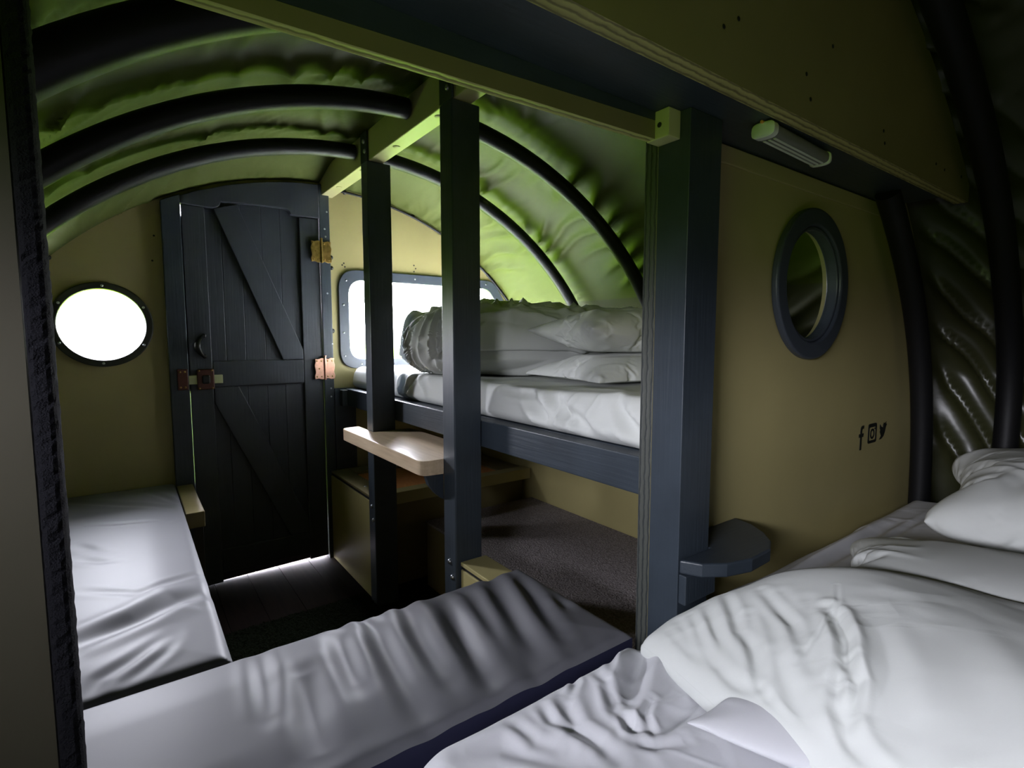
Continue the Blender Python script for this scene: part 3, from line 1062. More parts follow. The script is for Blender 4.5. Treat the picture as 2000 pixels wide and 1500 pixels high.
# ================================================================== LIVING SPACE
def xy_cushion(name, x0, x1, y0, y1, z0, z1, crease, seed, label, cat, dens=260, wave=0.0, pleats=None):
    """Foam cushion: creased vinyl top, navy boxing strip."""
    w, d = x1 - x0, y1 - y0
    nx = int(dens * w)
    ny = int(dens * d)
    nx, ny = min(nx, 300), min(ny, 330)
    X, Y = np.meshgrid(np.linspace(x0, x1, nx), np.linspace(y0, y1, ny), indexing='ij')
    ed = np.minimum(np.minimum(X - x0, x1 - X), np.minimum(Y - y0, y1 - Y))
    H = z1 - 0.012 * np.exp(-(ed / 0.009) ** 1.3) + 0.010 * smooth(0, 0.12, ed)
    H = H - 0.010
    H += folds(X, Y, crease)
    H += 0.0022 * vnoise(X * 7, Y * 6, seed) * smooth(0, 0.03, ed)
    if wave:
        q = X / 0.055 + 1.2 * vnoise(X * 6, Y * 5, seed + 1) + 0.5 * (Y - y0) / d
        H += wave * np.sin(2 * np.pi * q) * smooth(0.10, 0.0, np.minimum(y1 - Y, Y - y0 + 0.05)) * smooth(0.0, 0.012, ed) * smooth(-0.2, 0.3, vnoise(X * 3, Y * 2, seed + 3))
    mb = MB()
    mb.grid(np.stack([X, Y, H], -1))
    # boxing strip
    def rim(P):
        top = np.array(P)
        bot = top.copy()
        bot[:, 2] = z0
        mid = (top + bot) / 2
        mb.grid(np.stack([top, mid, bot], 1), mi=1)
    G = np.stack([X, Y, H], -1)
    rim(G[:, 0])
    rim(G[::-1, -1])
    rim(G[-1, :])
    rim(G[0, ::-1])
    mb.add([(x0, y0, z0), (x1, y0, z0), (x1, y1, z0), (x0, y1, z0)], [(0, 3, 2, 1)], 1)
    bm_o = mb.build(name, ['vinyl', 'vinyl_side'], smooth='auto', recalc=True)
    return tag(bm_o, label, cat, 'grey seat cushions')


BENCH = [
    ([(-0.231, -1.528), (-0.258, -1.618), (-0.292, -1.739), (-0.312, -1.852)], .024, .010),
    ([(-0.075, -1.499), (-0.111, -1.594), (-0.143, -1.675), (-0.178, -1.782), (-0.211, -1.909)], .020, .011),
    ([(-0.026, -1.56), (-0.064, -1.673), (-0.096, -1.757), (-0.121, -1.843)], .017, .008),
    ([(-0.018, -1.716), (-0.038, -1.767)], .014, .005),
    ([(-0.235, -1.582), (-0.290, -1.752), (-0.317, -1.870), (-0.337, -1.914)], .018, .007),
    ([(-0.627, -1.531), (-0.636, -1.640), (-0.646, -1.752)], .016, .005),
    ([(-0.577, -1.660), (-0.592, -1.791), (-0.598, -1.868)], .024, .008),
    ([(-0.403, -1.531), (-0.427, -1.651), (-0.442, -1.791), (-0.451, -1.904)], .022, .009),
    ([(-0.478, -1.545), (-0.494, -1.623), (-0.512, -1.757)], .020, .006),
    ([(-0.323, -1.535), (-0.358, -1.680), (-0.385, -1.833)], .020, .007),
    ([(-0.220, -1.803), (-0.238, -1.907), (-0.242, -1.947)], .018, .004),
    ([(-0.170, -1.535), (-0.200, -1.640), (-0.225, -1.76)], .018, .006),
]
SEAT = [
    ([(-0.935, -1.312), (-0.808, -1.253), (-0.735, -1.199), (-0.671, -1.184)], .030, 0.0130),
    ([(-0.888, -1.505), (-0.869, -1.455), (-0.828, -1.428), (-0.754, -1.365)], .014, 0.0030),
    ([(-0.830, -1.489), (-0.775, -1.436), (-0.746, -1.382)], .012, 0.0020),
    ([(-0.820, -1.133), (-0.748, -1.091), (-0.673, -1.057)], .012, 0.0020),
    ([(-0.941, -0.802), (-0.885, -0.855), (-0.852, -0.871)], .014, 0.0025),
    ([(-0.955, -0.662), (-0.911, -0.740), (-0.876, -0.774)], .014, 0.0025),
    ([(-1.010, -0.125), (-0.858, -0.274), (-0.711, -0.404)], .016, 0.0025),
    ([(-0.764, -0.150), (-0.718, -0.241), (-0.683, -0.330)], .014, 0.0025),
    ([(-0.785, -1.257), (-0.727, -1.245), (-0.679, -1.266)], .012, 0.0020),
    ([(-0.928, -1.023), (-0.849, -1.090), (-0.781, -1.147)], .012, 0.0020),
    ([(-0.98, -0.45), (-0.85, -0.52), (-0.72, -0.56)], .012, 0.0015),
    ([(-1.28, -1.35), (-1.1, -1.33), (-0.935, -1.312)], .030, 0.0050),
]
xy_cushion('seat_cushion', -1.345, -0.668, -1.516, -0.006, 0.407, 0.492, SEAT, 5,
           'grey vinyl cushion along the left side under the porthole', 'cushion', 215)
xy_cushion('seat_cushion', -1.345, 0.012, -1.910, -1.519, 0.407, 0.494, BENCH, 11,
           'grey vinyl cushion lying across the front, creased from edge to edge', 'cushion', 240, wave=0.0022)

# seat bases
def seat_base(name, dims, label):
    t = empty(name, ((dims[0] + dims[1]) / 2, (dims[2] + dims[3]) / 2, 0), label, "bench box")
    box('body', 'olive_dark', dims, t)
    return t


seat_base('bench_box', (-1.345, -0.70, -1.50, -0.01, 0.0, 0.404), 'olive storage box bench carrying the left grey cushion')
sb_ = seat_base('bench_box', (-1.345, -0.04, -1.916, -1.53, 0.0, 0.404), 'olive storage box bench carrying the front grey cushion')
ld = MB().box(-0.664, -0.606, -0.47, -0.036, 0.415, 0.472).build('seat_ledge', 'olive_dark', bevel=0.003)
tag(ld, 'short olive ledge between the left cushion and the door', 'ledge')
lg = MB().box(-0.640, -0.612, -0.46, -0.432, 0.0, 0.4145).build('leg', 'black', ld, bevel=0.002)

# storage box below the bunk
cbx = empty('storage_box', (0.40, -0.30, 0), 'olive storage box with an orange board lid under the bunk', 'storage box')
box('side_panel', 'olive', (-0.026, -0.010, -0.560, -0.037, 0.004, 0.418), cbx, bevel=0.003)
box('seal_strip', 'black', (-0.022, -0.008, -0.560, -0.037, 0.4185, 0.430), cbx, bevel=0.001)
box('side_rim', 'olive_dark', (-0.024, 0.058, -0.562, -0.037, 0.4305, 0.440), cbx, bevel=0.002)
MB().dome((0.012, -0.40, 0.440), (0, 0, 1), 0.008, 0.003).build('screw', 'steel', cbx, smooth='auto')
box('front_rim', 'olive', (0.0585, 0.800, -0.566, -0.505, 0.388, 0.440), cbx, bevel=0.003)
box('back_rim', 'olive_dark', (0.0585, 0.800, -0.130, -0.037, 0.388, 0.440), cbx, bevel=0.003)
o = box('lid_board', 'orange', (0.075, 0.66, -0.504, -0.131, 0.412, 0.427), cbx, bevel=0.001)
o['label'] = 'orange board set into the top'
box('lid_support', 'olive_dark', (0.0585, 0.80, -0.504, -0.131, 0.395, 0.411), cbx, bevel=0.001)
box('lid_infill', 'olive_dark', (0.661, 0.80, -0.504, -0.131, 0.4115, 0.432), cbx, bevel=0.001)
box('front_panel', 'olive_dark', (0.05, 0.80, -0.500, -0.486, 0.004, 0.3875), cbx, bevel=0.002)

# carpeted platform with rim
pf = empty('carpeted_platform', (0.50, -1.2, 0), 'raised platform with grey carpet under the bunk', 'platform')
box('carpet', 'carpet', (0.215, 0.806, -1.890, -0.569, 0.278, 0.292), pf, bevel=0.004)
box('plinth', 'olive_dark', (0.22, 0.806, -1.890, -0.57, 0.0, 0.2775), pf)
lb = box('rim_box', 'olive', (-0.024, 0.066, -1.517, -1.276, 0.0, 0.395), pf, bevel=0.003)
box('seal_strip', 'black', (-0.020, 0.06, -1.517, -1.276, 0.3955, 0.405), pf, bevel=0.001)
box('rim_top', 'olive', (-0.024, 0.066, -1.517, -1.276, 0.4055, 0.418), pf, bevel=0.002)
MB().dome((-0.024, -1.36, 0.36), (-1, 0, 0), 0.003, 0.001, 8).build('screw', 'black', pf)
tag(box('side_lining', 'olive', (0.8075, 0.825, -1.893, -0.036, 0.20, 0.750), bevel=0.002), 'olive side lining behind the carpet below the bunk', 'lining')

# door mat
mm = MB()
rng = np.random.RandomState(8)
X, Y = np.meshgrid(np.linspace(-0.585, -0.04, 110), np.linspace(-1.30, -0.515, 130), indexing='ij')
mm.grid(np.stack([X, Y + 0.004 * rng.randn(*X.shape) * (Y > -0.53), 0.014 + 0.007 * rng.rand(*X.shape)], -1))
mm.box(-0.585, -0.04, -1.30, -0.52, 0.0005, 0.014)
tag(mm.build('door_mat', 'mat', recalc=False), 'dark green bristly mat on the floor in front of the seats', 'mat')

# table leaf between the two posts
tp = round_poly([(-0.112, -1.205), (-0.112, -0.475), (-0.0395, -0.475), (-0.0395, -0.640), (0.120, -0.640), (0.120, -1.00), (0.030, -1.192), (-0.010, -1.1955), (-0.0395, -1.1955), (-0.0395, -1.205)],
                [0.075, 0.05, 0, 0, 0.02, 0.02, 0, 0, 0, 0.0], 10)
tb = empty('table_leaf', (0.0, -0.84, 0.675), 'small birch table board with rounded corners between the two posts', 'table')
tt = MB().prism(tp, 'z', 0.676, 0.722).build('top', 'table', tb, bevel=0.004, bseg=3)
br = [(-1.196, 0.675), (-1.120, 0.675)] + [(-1.120 - 0.06 * math.sin(t), 0.675 - 0.075 * (1 - math.cos(t)) - 0.0) for t in np.linspace(0.2, 1.5, 6)] + [(-1.196, 0.600)]
o = MB().prism([(-0.036, 0.675), (-0.095, 0.675), (-0.085, 0.645), (-0.062, 0.615), (-0.040, 0.595), (-0.036, 0.595)], 'y', -1.199, -1.175).build('bracket', 'navy_z', tb, bevel=0.002)
o['label'] = 'dark curved bracket'

# bunk
bk = empty('bunk_bed', (0.70, -0.95, 0.44), 'dark framed fixed bunk along the right side under the window', 'bunk')
box('front_rail', 'navy_y', (0.0585, 0.1040, -1.893, -0.037, 0.758, 0.840), bk, bevel=0.003)
box('base_board', 'navy_y', (0.1045, 1.33, -1.893, -0.037, 0.758, 0.840), bk)
box('end_panel', 'navy_z', (0.0062, 0.110, -0.030, -0.002, 0.441, 0.842), bk)
box('rail_end', 'navy_x', (0.030, 0.0580, -0.070, -0.031, 0.758, 0.836), bk)


def soft_box(x0, x1, y0, y1, z0, z1, r, n=90, m=200, fn=None):
    """Rounded mattress: rings round the X section swept along Y, displaced by fn."""
    sec = round_poly([(x0, z0), (x0, z1), (x1, z1), (x1, z0)], [r * .5, r, r, r * .5], 10)
    P = np.array(sec)
    # resample evenly
    Q = np.vstack([P, P[:1]])
    L = np.concatenate([[0], np.cumsum(np.hypot(*np.diff(Q, axis=0).T))])
    s = np.linspace(0, L[-1], n + 1)[:-1]
    P = np.stack([np.interp(s, L, Q[:, 0]), np.interp(s, L, Q[:, 1])], 1)
    ys = np.linspace(y0, y1, m)
    G = np.zeros((n, m, 3))
    cx, cz = (x0 + x1) / 2, (z0 + z1) / 2
    for j, y in enumerate(ys):
        e = min(j, m - 1 - j) / (m - 1) * abs(y1 - y0)
        k = 1 - 0.5 * max(0, 1 - e / r) ** 2 * r / max(.05, (z1 - z0))
        G[:, j, 0] = P[:, 0]
        G[:, j, 1] = y
        G[:, j, 2] = z0 + (P[:, 1] - z0) * k
    if fn is not None:
        G = fn(G)
    mb = MB()
    mb.grid(G, closed_u=True)
    mb.f.append(tuple(i * m for i in range(n)))
    mb.f.append(tuple(i * m + m - 1 for i in range(n - 1, -1, -1)))
    mb.mi += [0, 0]
    return mb


def bunk_sheet(G):
    x, y, z = G[..., 0].copy(), G[..., 1], G[..., 2].copy()
    front = smooth(0.30, 0.10, x) * smooth(0.845, 0.865, z)
    q = y / 0.085 + 0.8 * (0.95 - z) / 0.1 + 1.8 * vnoise(y * 6, z * 8, 4)
    f = (1 - np.abs(np.sin(np.pi * q))) ** 2 * smooth(-0.25, 0.3, vnoise(y * 3, z * 3, 5))
    slump = folds(y, z, [([(-1.42, 0.945), (-1.46, 0.915), (-1.56, 0.87)], .016, .012), ([(-1.52, 0.95), (-1.60, 0.90), (-1.72, 0.86)], .018, .012),
                         ([(-1.30, 0.935), (-1.38, 0.93), (-1.50, 0.935)], .010, .008), ([(-0.72, 0.95), (-0.68, 0.90), (-0.66, 0.86)], .012, .008),
                         ([(-1.75, 0.96), (-1.80, 0.91), (-1.86, 0.87)], .014, .01), ([(-1.0, 0.95), (-1.05, 0.90), (-1.04, 0.86)], .02, .008)])
    G[..., 0] = x - front * (0.012 * f + 1.5 * slump) - 0.012 * front * smooth(0.95, 0.86, z)
    topm = smooth(0.93, 0.945, z)
    G[..., 2] = z + topm * (0.006 * ridged(x * 6, y * 5, 8) * smooth(0.45, 0.12, x) + 0.012 * smooth(-1.4, -1.85, y)) + 0.003 * vnoise(y * 9, x * 9, 6) * topm
    return G


ms = soft_box(0.1042, 1.27, -0.042, -1.890, 0.8415, 0.947, 0.030, 260, 330, bunk_sheet)
tag(ms.build('bunk_mattress', 'linen', smooth=True), 'mattress in a white fitted sheet on the bunk', 'mattress')

# rolled duvet on the bunk
nu, nv = 260, 230
U, V = np.meshgrid(np.linspace(0, 2 * np.pi, nu, endpoint=False), np.linspace(-np.pi / 2, np.pi / 2, nv), indexing='ij')


def se(c, p):
    return np.sign(c) * np.abs(c) ** p


ax, ay, az = 0.56, 0.36, 0.132
dx = ax * se(np.sin(V), 0.55)
dy = ay * se(np.cos(V), 0.6) * se(np.cos(U), 0.75)
dz = az * se(np.cos(V), 0.6) * se(np.sin(U), 0.8)
PX, PY, PZ = 0.665 + dx, -0.815 + dy, 1.074 + dz
wr = ridged(PY * 9 + 2 * PX, PZ * 5 + PX * 4, 51) * 0.024 + ridged(PX * 10, PY * 10, 52) * 0.020 * smooth(0.02, 0.1, dz)
qq = PY / 0.045 + 6 * (PZ - 1.07) ** 2 * 10 + 1.5 * vnoise(PY * 8, PZ * 6, 57)
wr += 0.022 * (1 - np.abs(np.sin(np.pi * qq))) ** 1.6 * smooth(0.38, 0.12, PX) * smooth(-0.35, 0.2, vnoise(PY * 7, PZ * 5, 58))
wr += 0.016 * vnoise(PX * 4, PY * 4, 53) + 0.010 * ridged(PY * 18, PX * 5 + PZ * 9, 54) * smooth(-0.1, 0.3, vnoise(PX * 4, PY * 3, 55))
seam = np.exp(-((dz + 0.045 + 0.25 * (PY + 0.9) * (PY > -.9)) / 0.010) ** 2) * smooth(-0.82, -0.92, PY) * 0.030
nrm = np.stack([dx / ax ** 2, dy / ay ** 2, dz / az ** 2], -1)
nrm /= np.linalg.norm(nrm, axis=-1, keepdims=True) + 1e-9
Gd = np.stack([PX, PY, PZ], -1) + nrm * (wr - seam)[..., None]
Gd[..., 2] = np.maximum(Gd[..., 2], 0.952)
mbd = MB()
mbd.grid(Gd, closed_u=True)
tag(mbd.build('folded_duvet', 'linen', smooth=True), 'crumpled white duvet folded into a thick roll on the bunk', 'duvet')

# pillows
pil_a, pil_f = sim_cushion(0.70, 0.46, 84, 56, 5.0, 34, bend=0.03, seed=1)
pil_b, _ = sim_cushion(0.70, 0.46, 84, 56, 7.0, 34, bend=0.04, seed=2)


def flat_bottom(c, z):
    c = c.copy()
    c[:, 2] = np.where(c[:, 2] < z, z + (c[:, 2] - z) * 0.02, c[:, 2])
    return c


def norm_z(c, h):
    c = c.copy()
    c[:, 2] *= h / np.ptp(c[:, 2])
    return c


pb2 = norm_z(pil_b, 0.125)
pb2[:, 2] = np.where(pb2[:, 2] > 0, pb2[:, 2] * 1.35, pb2[:, 2] * 0.25)
pc = place(pb2, (0.575, -1.450, 0.968), -10)
pc[:, 2] = np.where(pc[:, 2] > 1.030, 1.030 + (pc[:, 2] - 1.030) * 0.5, pc[:, 2])
pc[:, 2] += 0.005 * ridged(pc[:, 0] * 9, pc[:, 1] * 14 + pc[:, 0] * 8, 81) * (pc[:, 2] > 0.97)
tag(from_points('pillow', flat_bottom(pc, 0.955), pil_f, 'linen', subsurf=2), 'lower white pillow of the pair stacked at the near end of the bunk', 'pillow', 'pillows on the bunk')
pc = place(norm_z(pil_a, 0.150), (0.575, -1.445, 1.104), -13, pitch=2)
pc[:, 2] += 0.006 * ridged(pc[:, 0] * 8, pc[:, 1] * 15 - pc[:, 0] * 9, 83) * np.sign(pc[:, 2] - 1.104)
tag(from_points('pillow', flat_bottom(pc, 1.046), pil_f, 'linen', subsurf=2), 'upper white pillow of the pair stacked at the near end of the bunk', 'pillow', 'pillows on the bunk')

# ================================================================== BED SIDE
# corner shelf on the big post
sh = empty('corner_shelf', (0.20, -1.99, 0.60), 'small dark quarter-round shelf at the foot of the broad post', 'shelf')
sp = [(0.040, -1.9975), (0.060, -2.035), (0.10, -2.062), (0.16, -2.078), (0.235, -2.074), (0.280, -2.052), (0.315, -2.018), (0.342, -1.975), (0.352, -1.9262),
      (0.1395, -1.9262), (0.1395, -1.9975)]
MB().prism(sp, 'z', 0.634, 0.662).build('board', 'navy_x', sh, bevel=0.004, bseg=3)
MB().box(0.0400, 0.1388, -2.014, -1.9975, 0.575, 0.6335).build('bracket', 'navy_z', sh, bevel=0.002)
MB().prism([(-2.012, 0.6335), (-1.9262, 0.6335), (-1.9262, 0.565), (-1.965, 0.575)], 'x', 0.150, 0.172).build('bracket', 'navy_z', sh, bevel=0.002)

# LED batten under the soffit
lb_ = empty('led_batten', (0.33, -2.048, 1.46), 'white LED batten light hanging below the dark soffit', 'light')
c0, c1 = np.array([0.200, -2.040, 1.486]), np.array([0.478, -2.026, 1.486])
d = (c1 - c0) / np.linalg.norm(c1 - c0)
nrm_ = np.array([-d[1], d[0], 0])


def batten_section(s, w, h):
    pts = []
    for k in range(20):
        a = 2 * math.pi * k / 20
        u = w * math.copysign(abs(math.cos(a)) ** 0.6, math.cos(a))
        v = h * math.copysign(abs(math.sin(a)) ** 0.6, math.sin(a))
        pts.append(c0 + d * s + nrm_ * u + np.array([0, 0, v]))
    return pts


Lb = float(np.linalg.norm(c1 - c0))
for nm, s0, s1, w, h, m in (('body', 0.022, Lb - 0.012, 0.021, 0.0125, 'grey_plastic'), ('end_cap', 0.0, 0.0225, 0.0225, 0.0145, 'white_plastic'), ('end_cap', Lb - 0.0125, Lb, 0.0225, 0.0145, 'white_plastic')):
    G = np.array([batten_section(s, w * k, h * k) for s, k in ((s0, 0.8), (s0 + 0.003, 1), (s1 - 0.003, 1), (s1, 0.8))])
    q = MB().grid(G.transpose(1, 0, 2), closed_u=True)
    q.f += [tuple(k * 4 for k in range(20)), tuple(k * 4 + 3 for k in range(19, -1, -1))]
    q.mi += [0, 0]
    q.build(nm, m, lb_, smooth='auto')
for off in (-0.010, 0.0, 0.010):
    a_, b_ = c0 + d * 0.03 + nrm_ * off, c1 - d * 0.02 + nrm_ * off
    a_[2] = b_[2] = 1.4735
    MB().tube([a_, b_], 0.0022, 8).build('lens_rib', 'white_plastic', lb_, smooth='auto')
hk = [(0.214, -2.040, 1.5025), (0.212, -2.040, 1.497), (0.206, -2.040, 1.493), (0.203, -2.040, 1.487)]
MB().tube(hk, 0.003, 8).build('hook', 'white_plastic', lb_, smooth=True)
o = MB().tube([(0.197, -2.040, 1.4995), (0.231, -2.040, 1.4995)], 0.003, 8).build('hook_clip', 'orange', lb_, smooth='auto')
# black stickers on the partition
Yd0, Yd1 = -1.9265, -1.9255
f_pts = [(1.052, 0.735), (1.064, 0.735), (1.064, 0.776), (1.075, 0.776), (1.077, 0.787), (1.064, 0.787), (1.064, 0.796), (1.068, 0.802), (1.078, 0.802), (1.078, 0.812), (1.062, 0.812),
         (1.054, 0.806), (1.052, 0.797), (1.052, 0.787), (1.042, 0.787), (1.042, 0.776), (1.052, 0.776)]
tag(MB().prism(f_pts, 'y', Yd0, Yd1).build('sticker', 'decal'), 'black letter f sticker, left of three on the olive partition', 'sticker', 'stickers on the partition')
ig = MB()
ig.ring(round_poly([(1.112, 0.748), (1.180, 0.748), (1.180, 0.812), (1.112, 0.812)], 0.010, 6), round_poly([(1.121, 0.757), (1.171, 0.757), (1.171, 0.800), (1.121, 0.800)], 0.006, 6), 'y', Yd0, Yd1)
ig.ring(circle(1.146, 0.778, 0.017, n=28), circle(1.146, 0.778, 0.010, n=28), 'y', Yd0, Yd1)
ig.prism(circle(1.165, 0.794, 0.003, n=12), 'y', Yd0, Yd1)
tag(ig.build('sticker', 'decal'), 'black square camera sticker, middle of three on the olive partition', 'sticker', 'stickers on the partition')
bird = [(1.205, 0.752), (1.222, 0.752), (1.240, 0.760), (1.252, 0.775), (1.256, 0.790), (1.264, 0.800), (1.255, 0.799), (1.260, 0.808), (1.249, 0.803), (1.240, 0.806), (1.233, 0.798), (1.233, 0.790),
        (1.218, 0.794), (1.207, 0.803), (1.206, 0.790), (1.211, 0.783), (1.208, 0.777), (1.215, 0.769), (1.220, 0.763), (1.212, 0.757)]
tag(MB().prism(bird, 'y', Yd0, Yd1).build('sticker', 'decal'), 'small black bird sticker, right of three on the olive partition', 'sticker', 'stickers on the partition')

# ---- the near bed
tag(box('bed_platform', 'olive_dark', (-0.56, 1.36, -3.45, -2.01, 0.0, 0.30), bevel=0.004), 'olive boxed platform carrying the near mattress', 'bed platform')
SHEET = [
    ([(-0.056, -1.995), (-0.091, -2.027), (-0.171, -2.071), (-0.231, -2.105)], .016, .016, .7),
    ([(-0.296, -2.039), (-0.329, -2.100), (-0.323, -2.141), (-0.326, -2.177)], .011, .007),
    ([(-0.213, -2.027), (-0.228, -2.064), (-0.261, -2.110), (-0.268, -2.154)], .008, .005),
    ([(-0.123, -2.170), (-0.247, -2.176), (-0.274, -2.178)], .012, .006),
    ([(-0.337, -2.041), (-0.345, -2.073), (-0.337, -2.116)], .008, .005),
    ([(-0.478, -2.045), (-0.430, -2.069), (-0.398, -2.114), (-0.362, -2.161)], .014, .006),
    ([(-0.392, -2.039), (-0.387, -2.090), (-0.366, -2.127)], .009, .005),
    ([(-0.282, -2.167), (-0.268, -2.189), (-0.228, -2.207)], .008, .005),
    ([(-0.25, -2.12), (-0.27, -2.15), (-0.245, -2.165)], .007, .006),
    ([(-0.20, -2.13), (-0.235, -2.145), (-0.25, -2.17)], .006, .005),
    ([(0.25, -1.985), (0.42, -1.990), (0.644, -1.990), (0.915, -1.985)], .014, .014),
    ([(0.415, -2.049), (0.698, -2.043), (1.050, -2.037)], .016, .012),
    ([(0.774, -2.089), (1.023, -2.081), (1.255, -2.079)], .010, .004),
    ([(-0.15, -2.0), (-0.19, -2.04), (-0.22, -2.06)], .007, .004),
    ([(-0.24, -2.0), (-0.26, -2.03), (-0.29, -2.05)], .006, .004),
    ([(-0.45, -2.16), (-0.38, -2.19), (-0.30, -2.21)], .010, .004),
]


def bed_sheet():
    x0, x1, y0, y1 = -0.575, 1.425, -3.46, -1.930
    xs = np.concatenate([np.linspace(x0, 0.0, 330)[:-1], np.linspace(0.0, x1, 230)])
    ts = np.concatenate([np.linspace(0, 0.6, 50)[:-1], np.linspace(0.6, 1, 260)])
    X, T = np.meshgrid(xs, ts, indexing='ij')
    ye = -1.972 - 0.027 * smooth(-0.03, 0.03, X) + 0.061 * smooth(0.15, 0.27, X)          # far edge steps round the post
    Y = y0 + (ye - y0) * T
    ed = np.minimum(np.minimum(X - x0, x1 - X), np.minimum(Y - y0, ye - Y))
    ed = np.maximum(ed, 0)
    # round the near left corner
    cxr, cyr = x0 + 0.10, -1.972 - 0.10
    inside = (X < cxr) & (Y > cyr)
    ed = np.where(inside, np.minimum(ed, np.maximum(0, 0.10 - np.hypot(X - cxr, Y - cyr))), ed)
    H = 0.555 - 0.085 * (1 - np.minimum(1, ed / 0.075)) ** 2.2
    H -= 0.020 * smooth(0.1, 0.5, X) * smooth(-2.2, -2.0, Y)
    H += folds(X, Y, SHEET)
    nearw = smooth(-2.6, -2.2, Y)
    H += nearw * (0.0016 * ridged(X * 9 + 3 * Y, Y * 9, 61) + 0.0012 * ridged(X * 22 + 9 * Y, Y * 14, 62) * smooth(0, .3, vnoise(X * 5, Y * 5, 63) + .1))
    H += 0.004 * vnoise(X * 5, Y * 5, 64)
    return X, Y, H


X, Y, H = bed_sheet()
G = np.stack([X, Y, H], -1)
mbs = MB()
mbs.grid(G)
for row in (G[:, 0], G[::-1, -1], G[-1, :], G[0, ::-1]):      # sheet hangs down the mattress side
    bot = row.copy()
    bot[:, 2] = 0.302
    mid = row * 0.5 + bot * 0.5
    mbs.grid(np.stack([row, mid, bot], 1))
tag(mbs.build('bed_mattress', 'linen_cool', smooth=True, recalc=False), 'mattress in a rumpled white sheet on the near bed', 'mattress')

# pillow at the far right and the one in front of it
big, big_f = sim_cushion(0.74, 0.52, 88, 62, 6.0, 34, bend=0.03, shrink=-0.03, seed=5)
big = big.copy()
_c = smooth(.30, .5, np.abs(big[:, 0]) / .74) * smooth(.30, .5, np.abs(big[:, 1]) / .52)
big[:, 0] *= 1 - 0.11 * _c
big[:, 1] *= 1 - 0.14 * _c
bg = norm_z(big, 0.205)
bg[:, 2] = np.where(bg[:, 2] > 0, bg[:, 2] * 1.15, bg[:, 2] * 0.85)
pc = place(bg, (1.02, -2.385, 0.672), 10, pitch=-2, roll=2, scale=(1.06, 1.06, 1))
pc[:, 2] += 0.011 * ridged(pc[:, 0] * 5 + pc[:, 1] * 4, pc[:, 1] * 9 - pc[:, 0] * 5, 95) * smooth(0.66, 0.72, pc[:, 2])
pc[:, 1] += 0.010 * ridged(pc[:, 0] * 9, pc[:, 2] * 6, 96) * smooth(-2.25, -2.12, pc[:, 1])
tag(from_points('pillow', flat_bottom(pc, 0.562), big_f, 'linen', subsurf=2), 'plump white pillow at the far right against the canvas', 'pillow', 'pillows on the near bed')
pc = place(norm_z(big, 0.150), (0.415, -2.475, 0.636), 101, pitch=2, roll=2)
_fe = smooth(-2.32, -2.15, pc[:, 1])
pc[:, 2] += _fe * 0.016 * ridged(pc[:, 0] * 14, pc[:, 1] * 6, 91) - 0.006 * _fe
pc[:, 1] += _fe * 0.020 * vnoise(pc[:, 0] * 12, pc[:, 2] * 3, 92)
c2 = flat_bottom(pc, 0.560)
tag(from_points('pillow', c2, big_f, 'linen', subsurf=2), 'flat white pillow with a crumpled hem behind the near duvet', 'pillow', 'pillows on the near bed')
pc = place(norm_z(pil_b, 0.085), (0.010, -2.512, 0.597), 99)
pc[:, 2] += 0.004 * ridged(pc[:, 0] * 16 + pc[:, 1] * 5, pc[:, 1] * 9, 97)
tag(from_points('pillow', flat_bottom(pc, 0.557), pil_f, 'linen_cool', subsurf=2), 'thin white pillow whose corner pokes out under the duvet edge', 'pillow', 'pillows on the near bed')

# near duvet: radial patch draped over the pillow
DUVET = [
    ([(0.020, -2.105), (0.006, -2.119), (-0.038, -2.161), (-0.066, -2.185), (-0.091, -2.215), (-0.144, -2.260)], .0075, .0045, .5),
    ([(0.035, -2.163), (0.002, -2.201), (-0.038, -2.249), (-0.085, -2.284)], .0075, .0040, .5),
    ([(-0.030, -2.176), (-0.080, -2.215), (-0.114, -2.243), (-0.145, -2.263)], .0080, .0045, .5),
    ([(-0.061, -2.072), (-0.111, -2.139), (-0.132, -2.187), (-0.151, -2.227), (-0.159, -2.278)], .0080, .0040, .4),
    ([(0.010, -2.275), (-0.009, -2.294), (-0.059, -2.326), (-0.087, -2.339), (-0.125, -2.349)], .0085, .0110, .5),
    ([(-0.085, -2.343), (-0.095, -2.349), (-0.116, -2.363), (-0.155, -2.375)], .0060, .0080, .5),
    ([(-0.120, -2.345), (-0.132, -2.349), (-0.154, -2.362), (-0.175, -2.379), (-0.190, -2.402), (-0.20, -2.43)], .0085, .0075, .5),
    ([(0.075, -2.262), (0.022, -2.285), (-0.022, -2.291), (-0.060, -2.292), (-0.110, -2.290)], .0030, .0010, .6),
    ([(-0.019, -2.097), (-0.074, -2.151), (-0.128, -2.202)], .0075, .0035, .5),
    ([(0.020, -2.24), (0.010, -2.250), (-0.058, -2.294), (-0.108, -2.310)], .011, .0030, .5),
    ([(-0.046, -2.085), (-0.096, -2.143), (-0.126, -2.193)], .0065, .0035, .5),
    ([(0.060, -2.33), (0.049, -2.341), (-0.053, -2.401), (-0.125, -2.442)], .024, .0045, .5),
    ([(0.040, -2.40), (0.025, -2.410), (-0.063, -2.456), (-0.131, -2.484)], .022, .0050, .5),
    ([(0.015, -2.32), (0.004, -2.332), (-0.082, -2.380), (-0.150, -2.409)], .016, .0045, .5),
    ([(-0.083, -2.072), (-0.117, -2.126), (-0.149, -2.184)], .0065, .0025, .5),
    ([(0.030, -2.195), (0.022, -2.205), (-0.053, -2.272), (-0.130, -2.315)], .010, .0030, .5),
    ([(-0.100, -2.255), (-0.109, -2.265), (-0.160, -2.317), (-0.192, -2.356)], .010, .0035, .5),
    ([(-0.135, -2.245), (-0.165, -2.290), (-0.188, -2.340)], .004, .0012, .6),
]
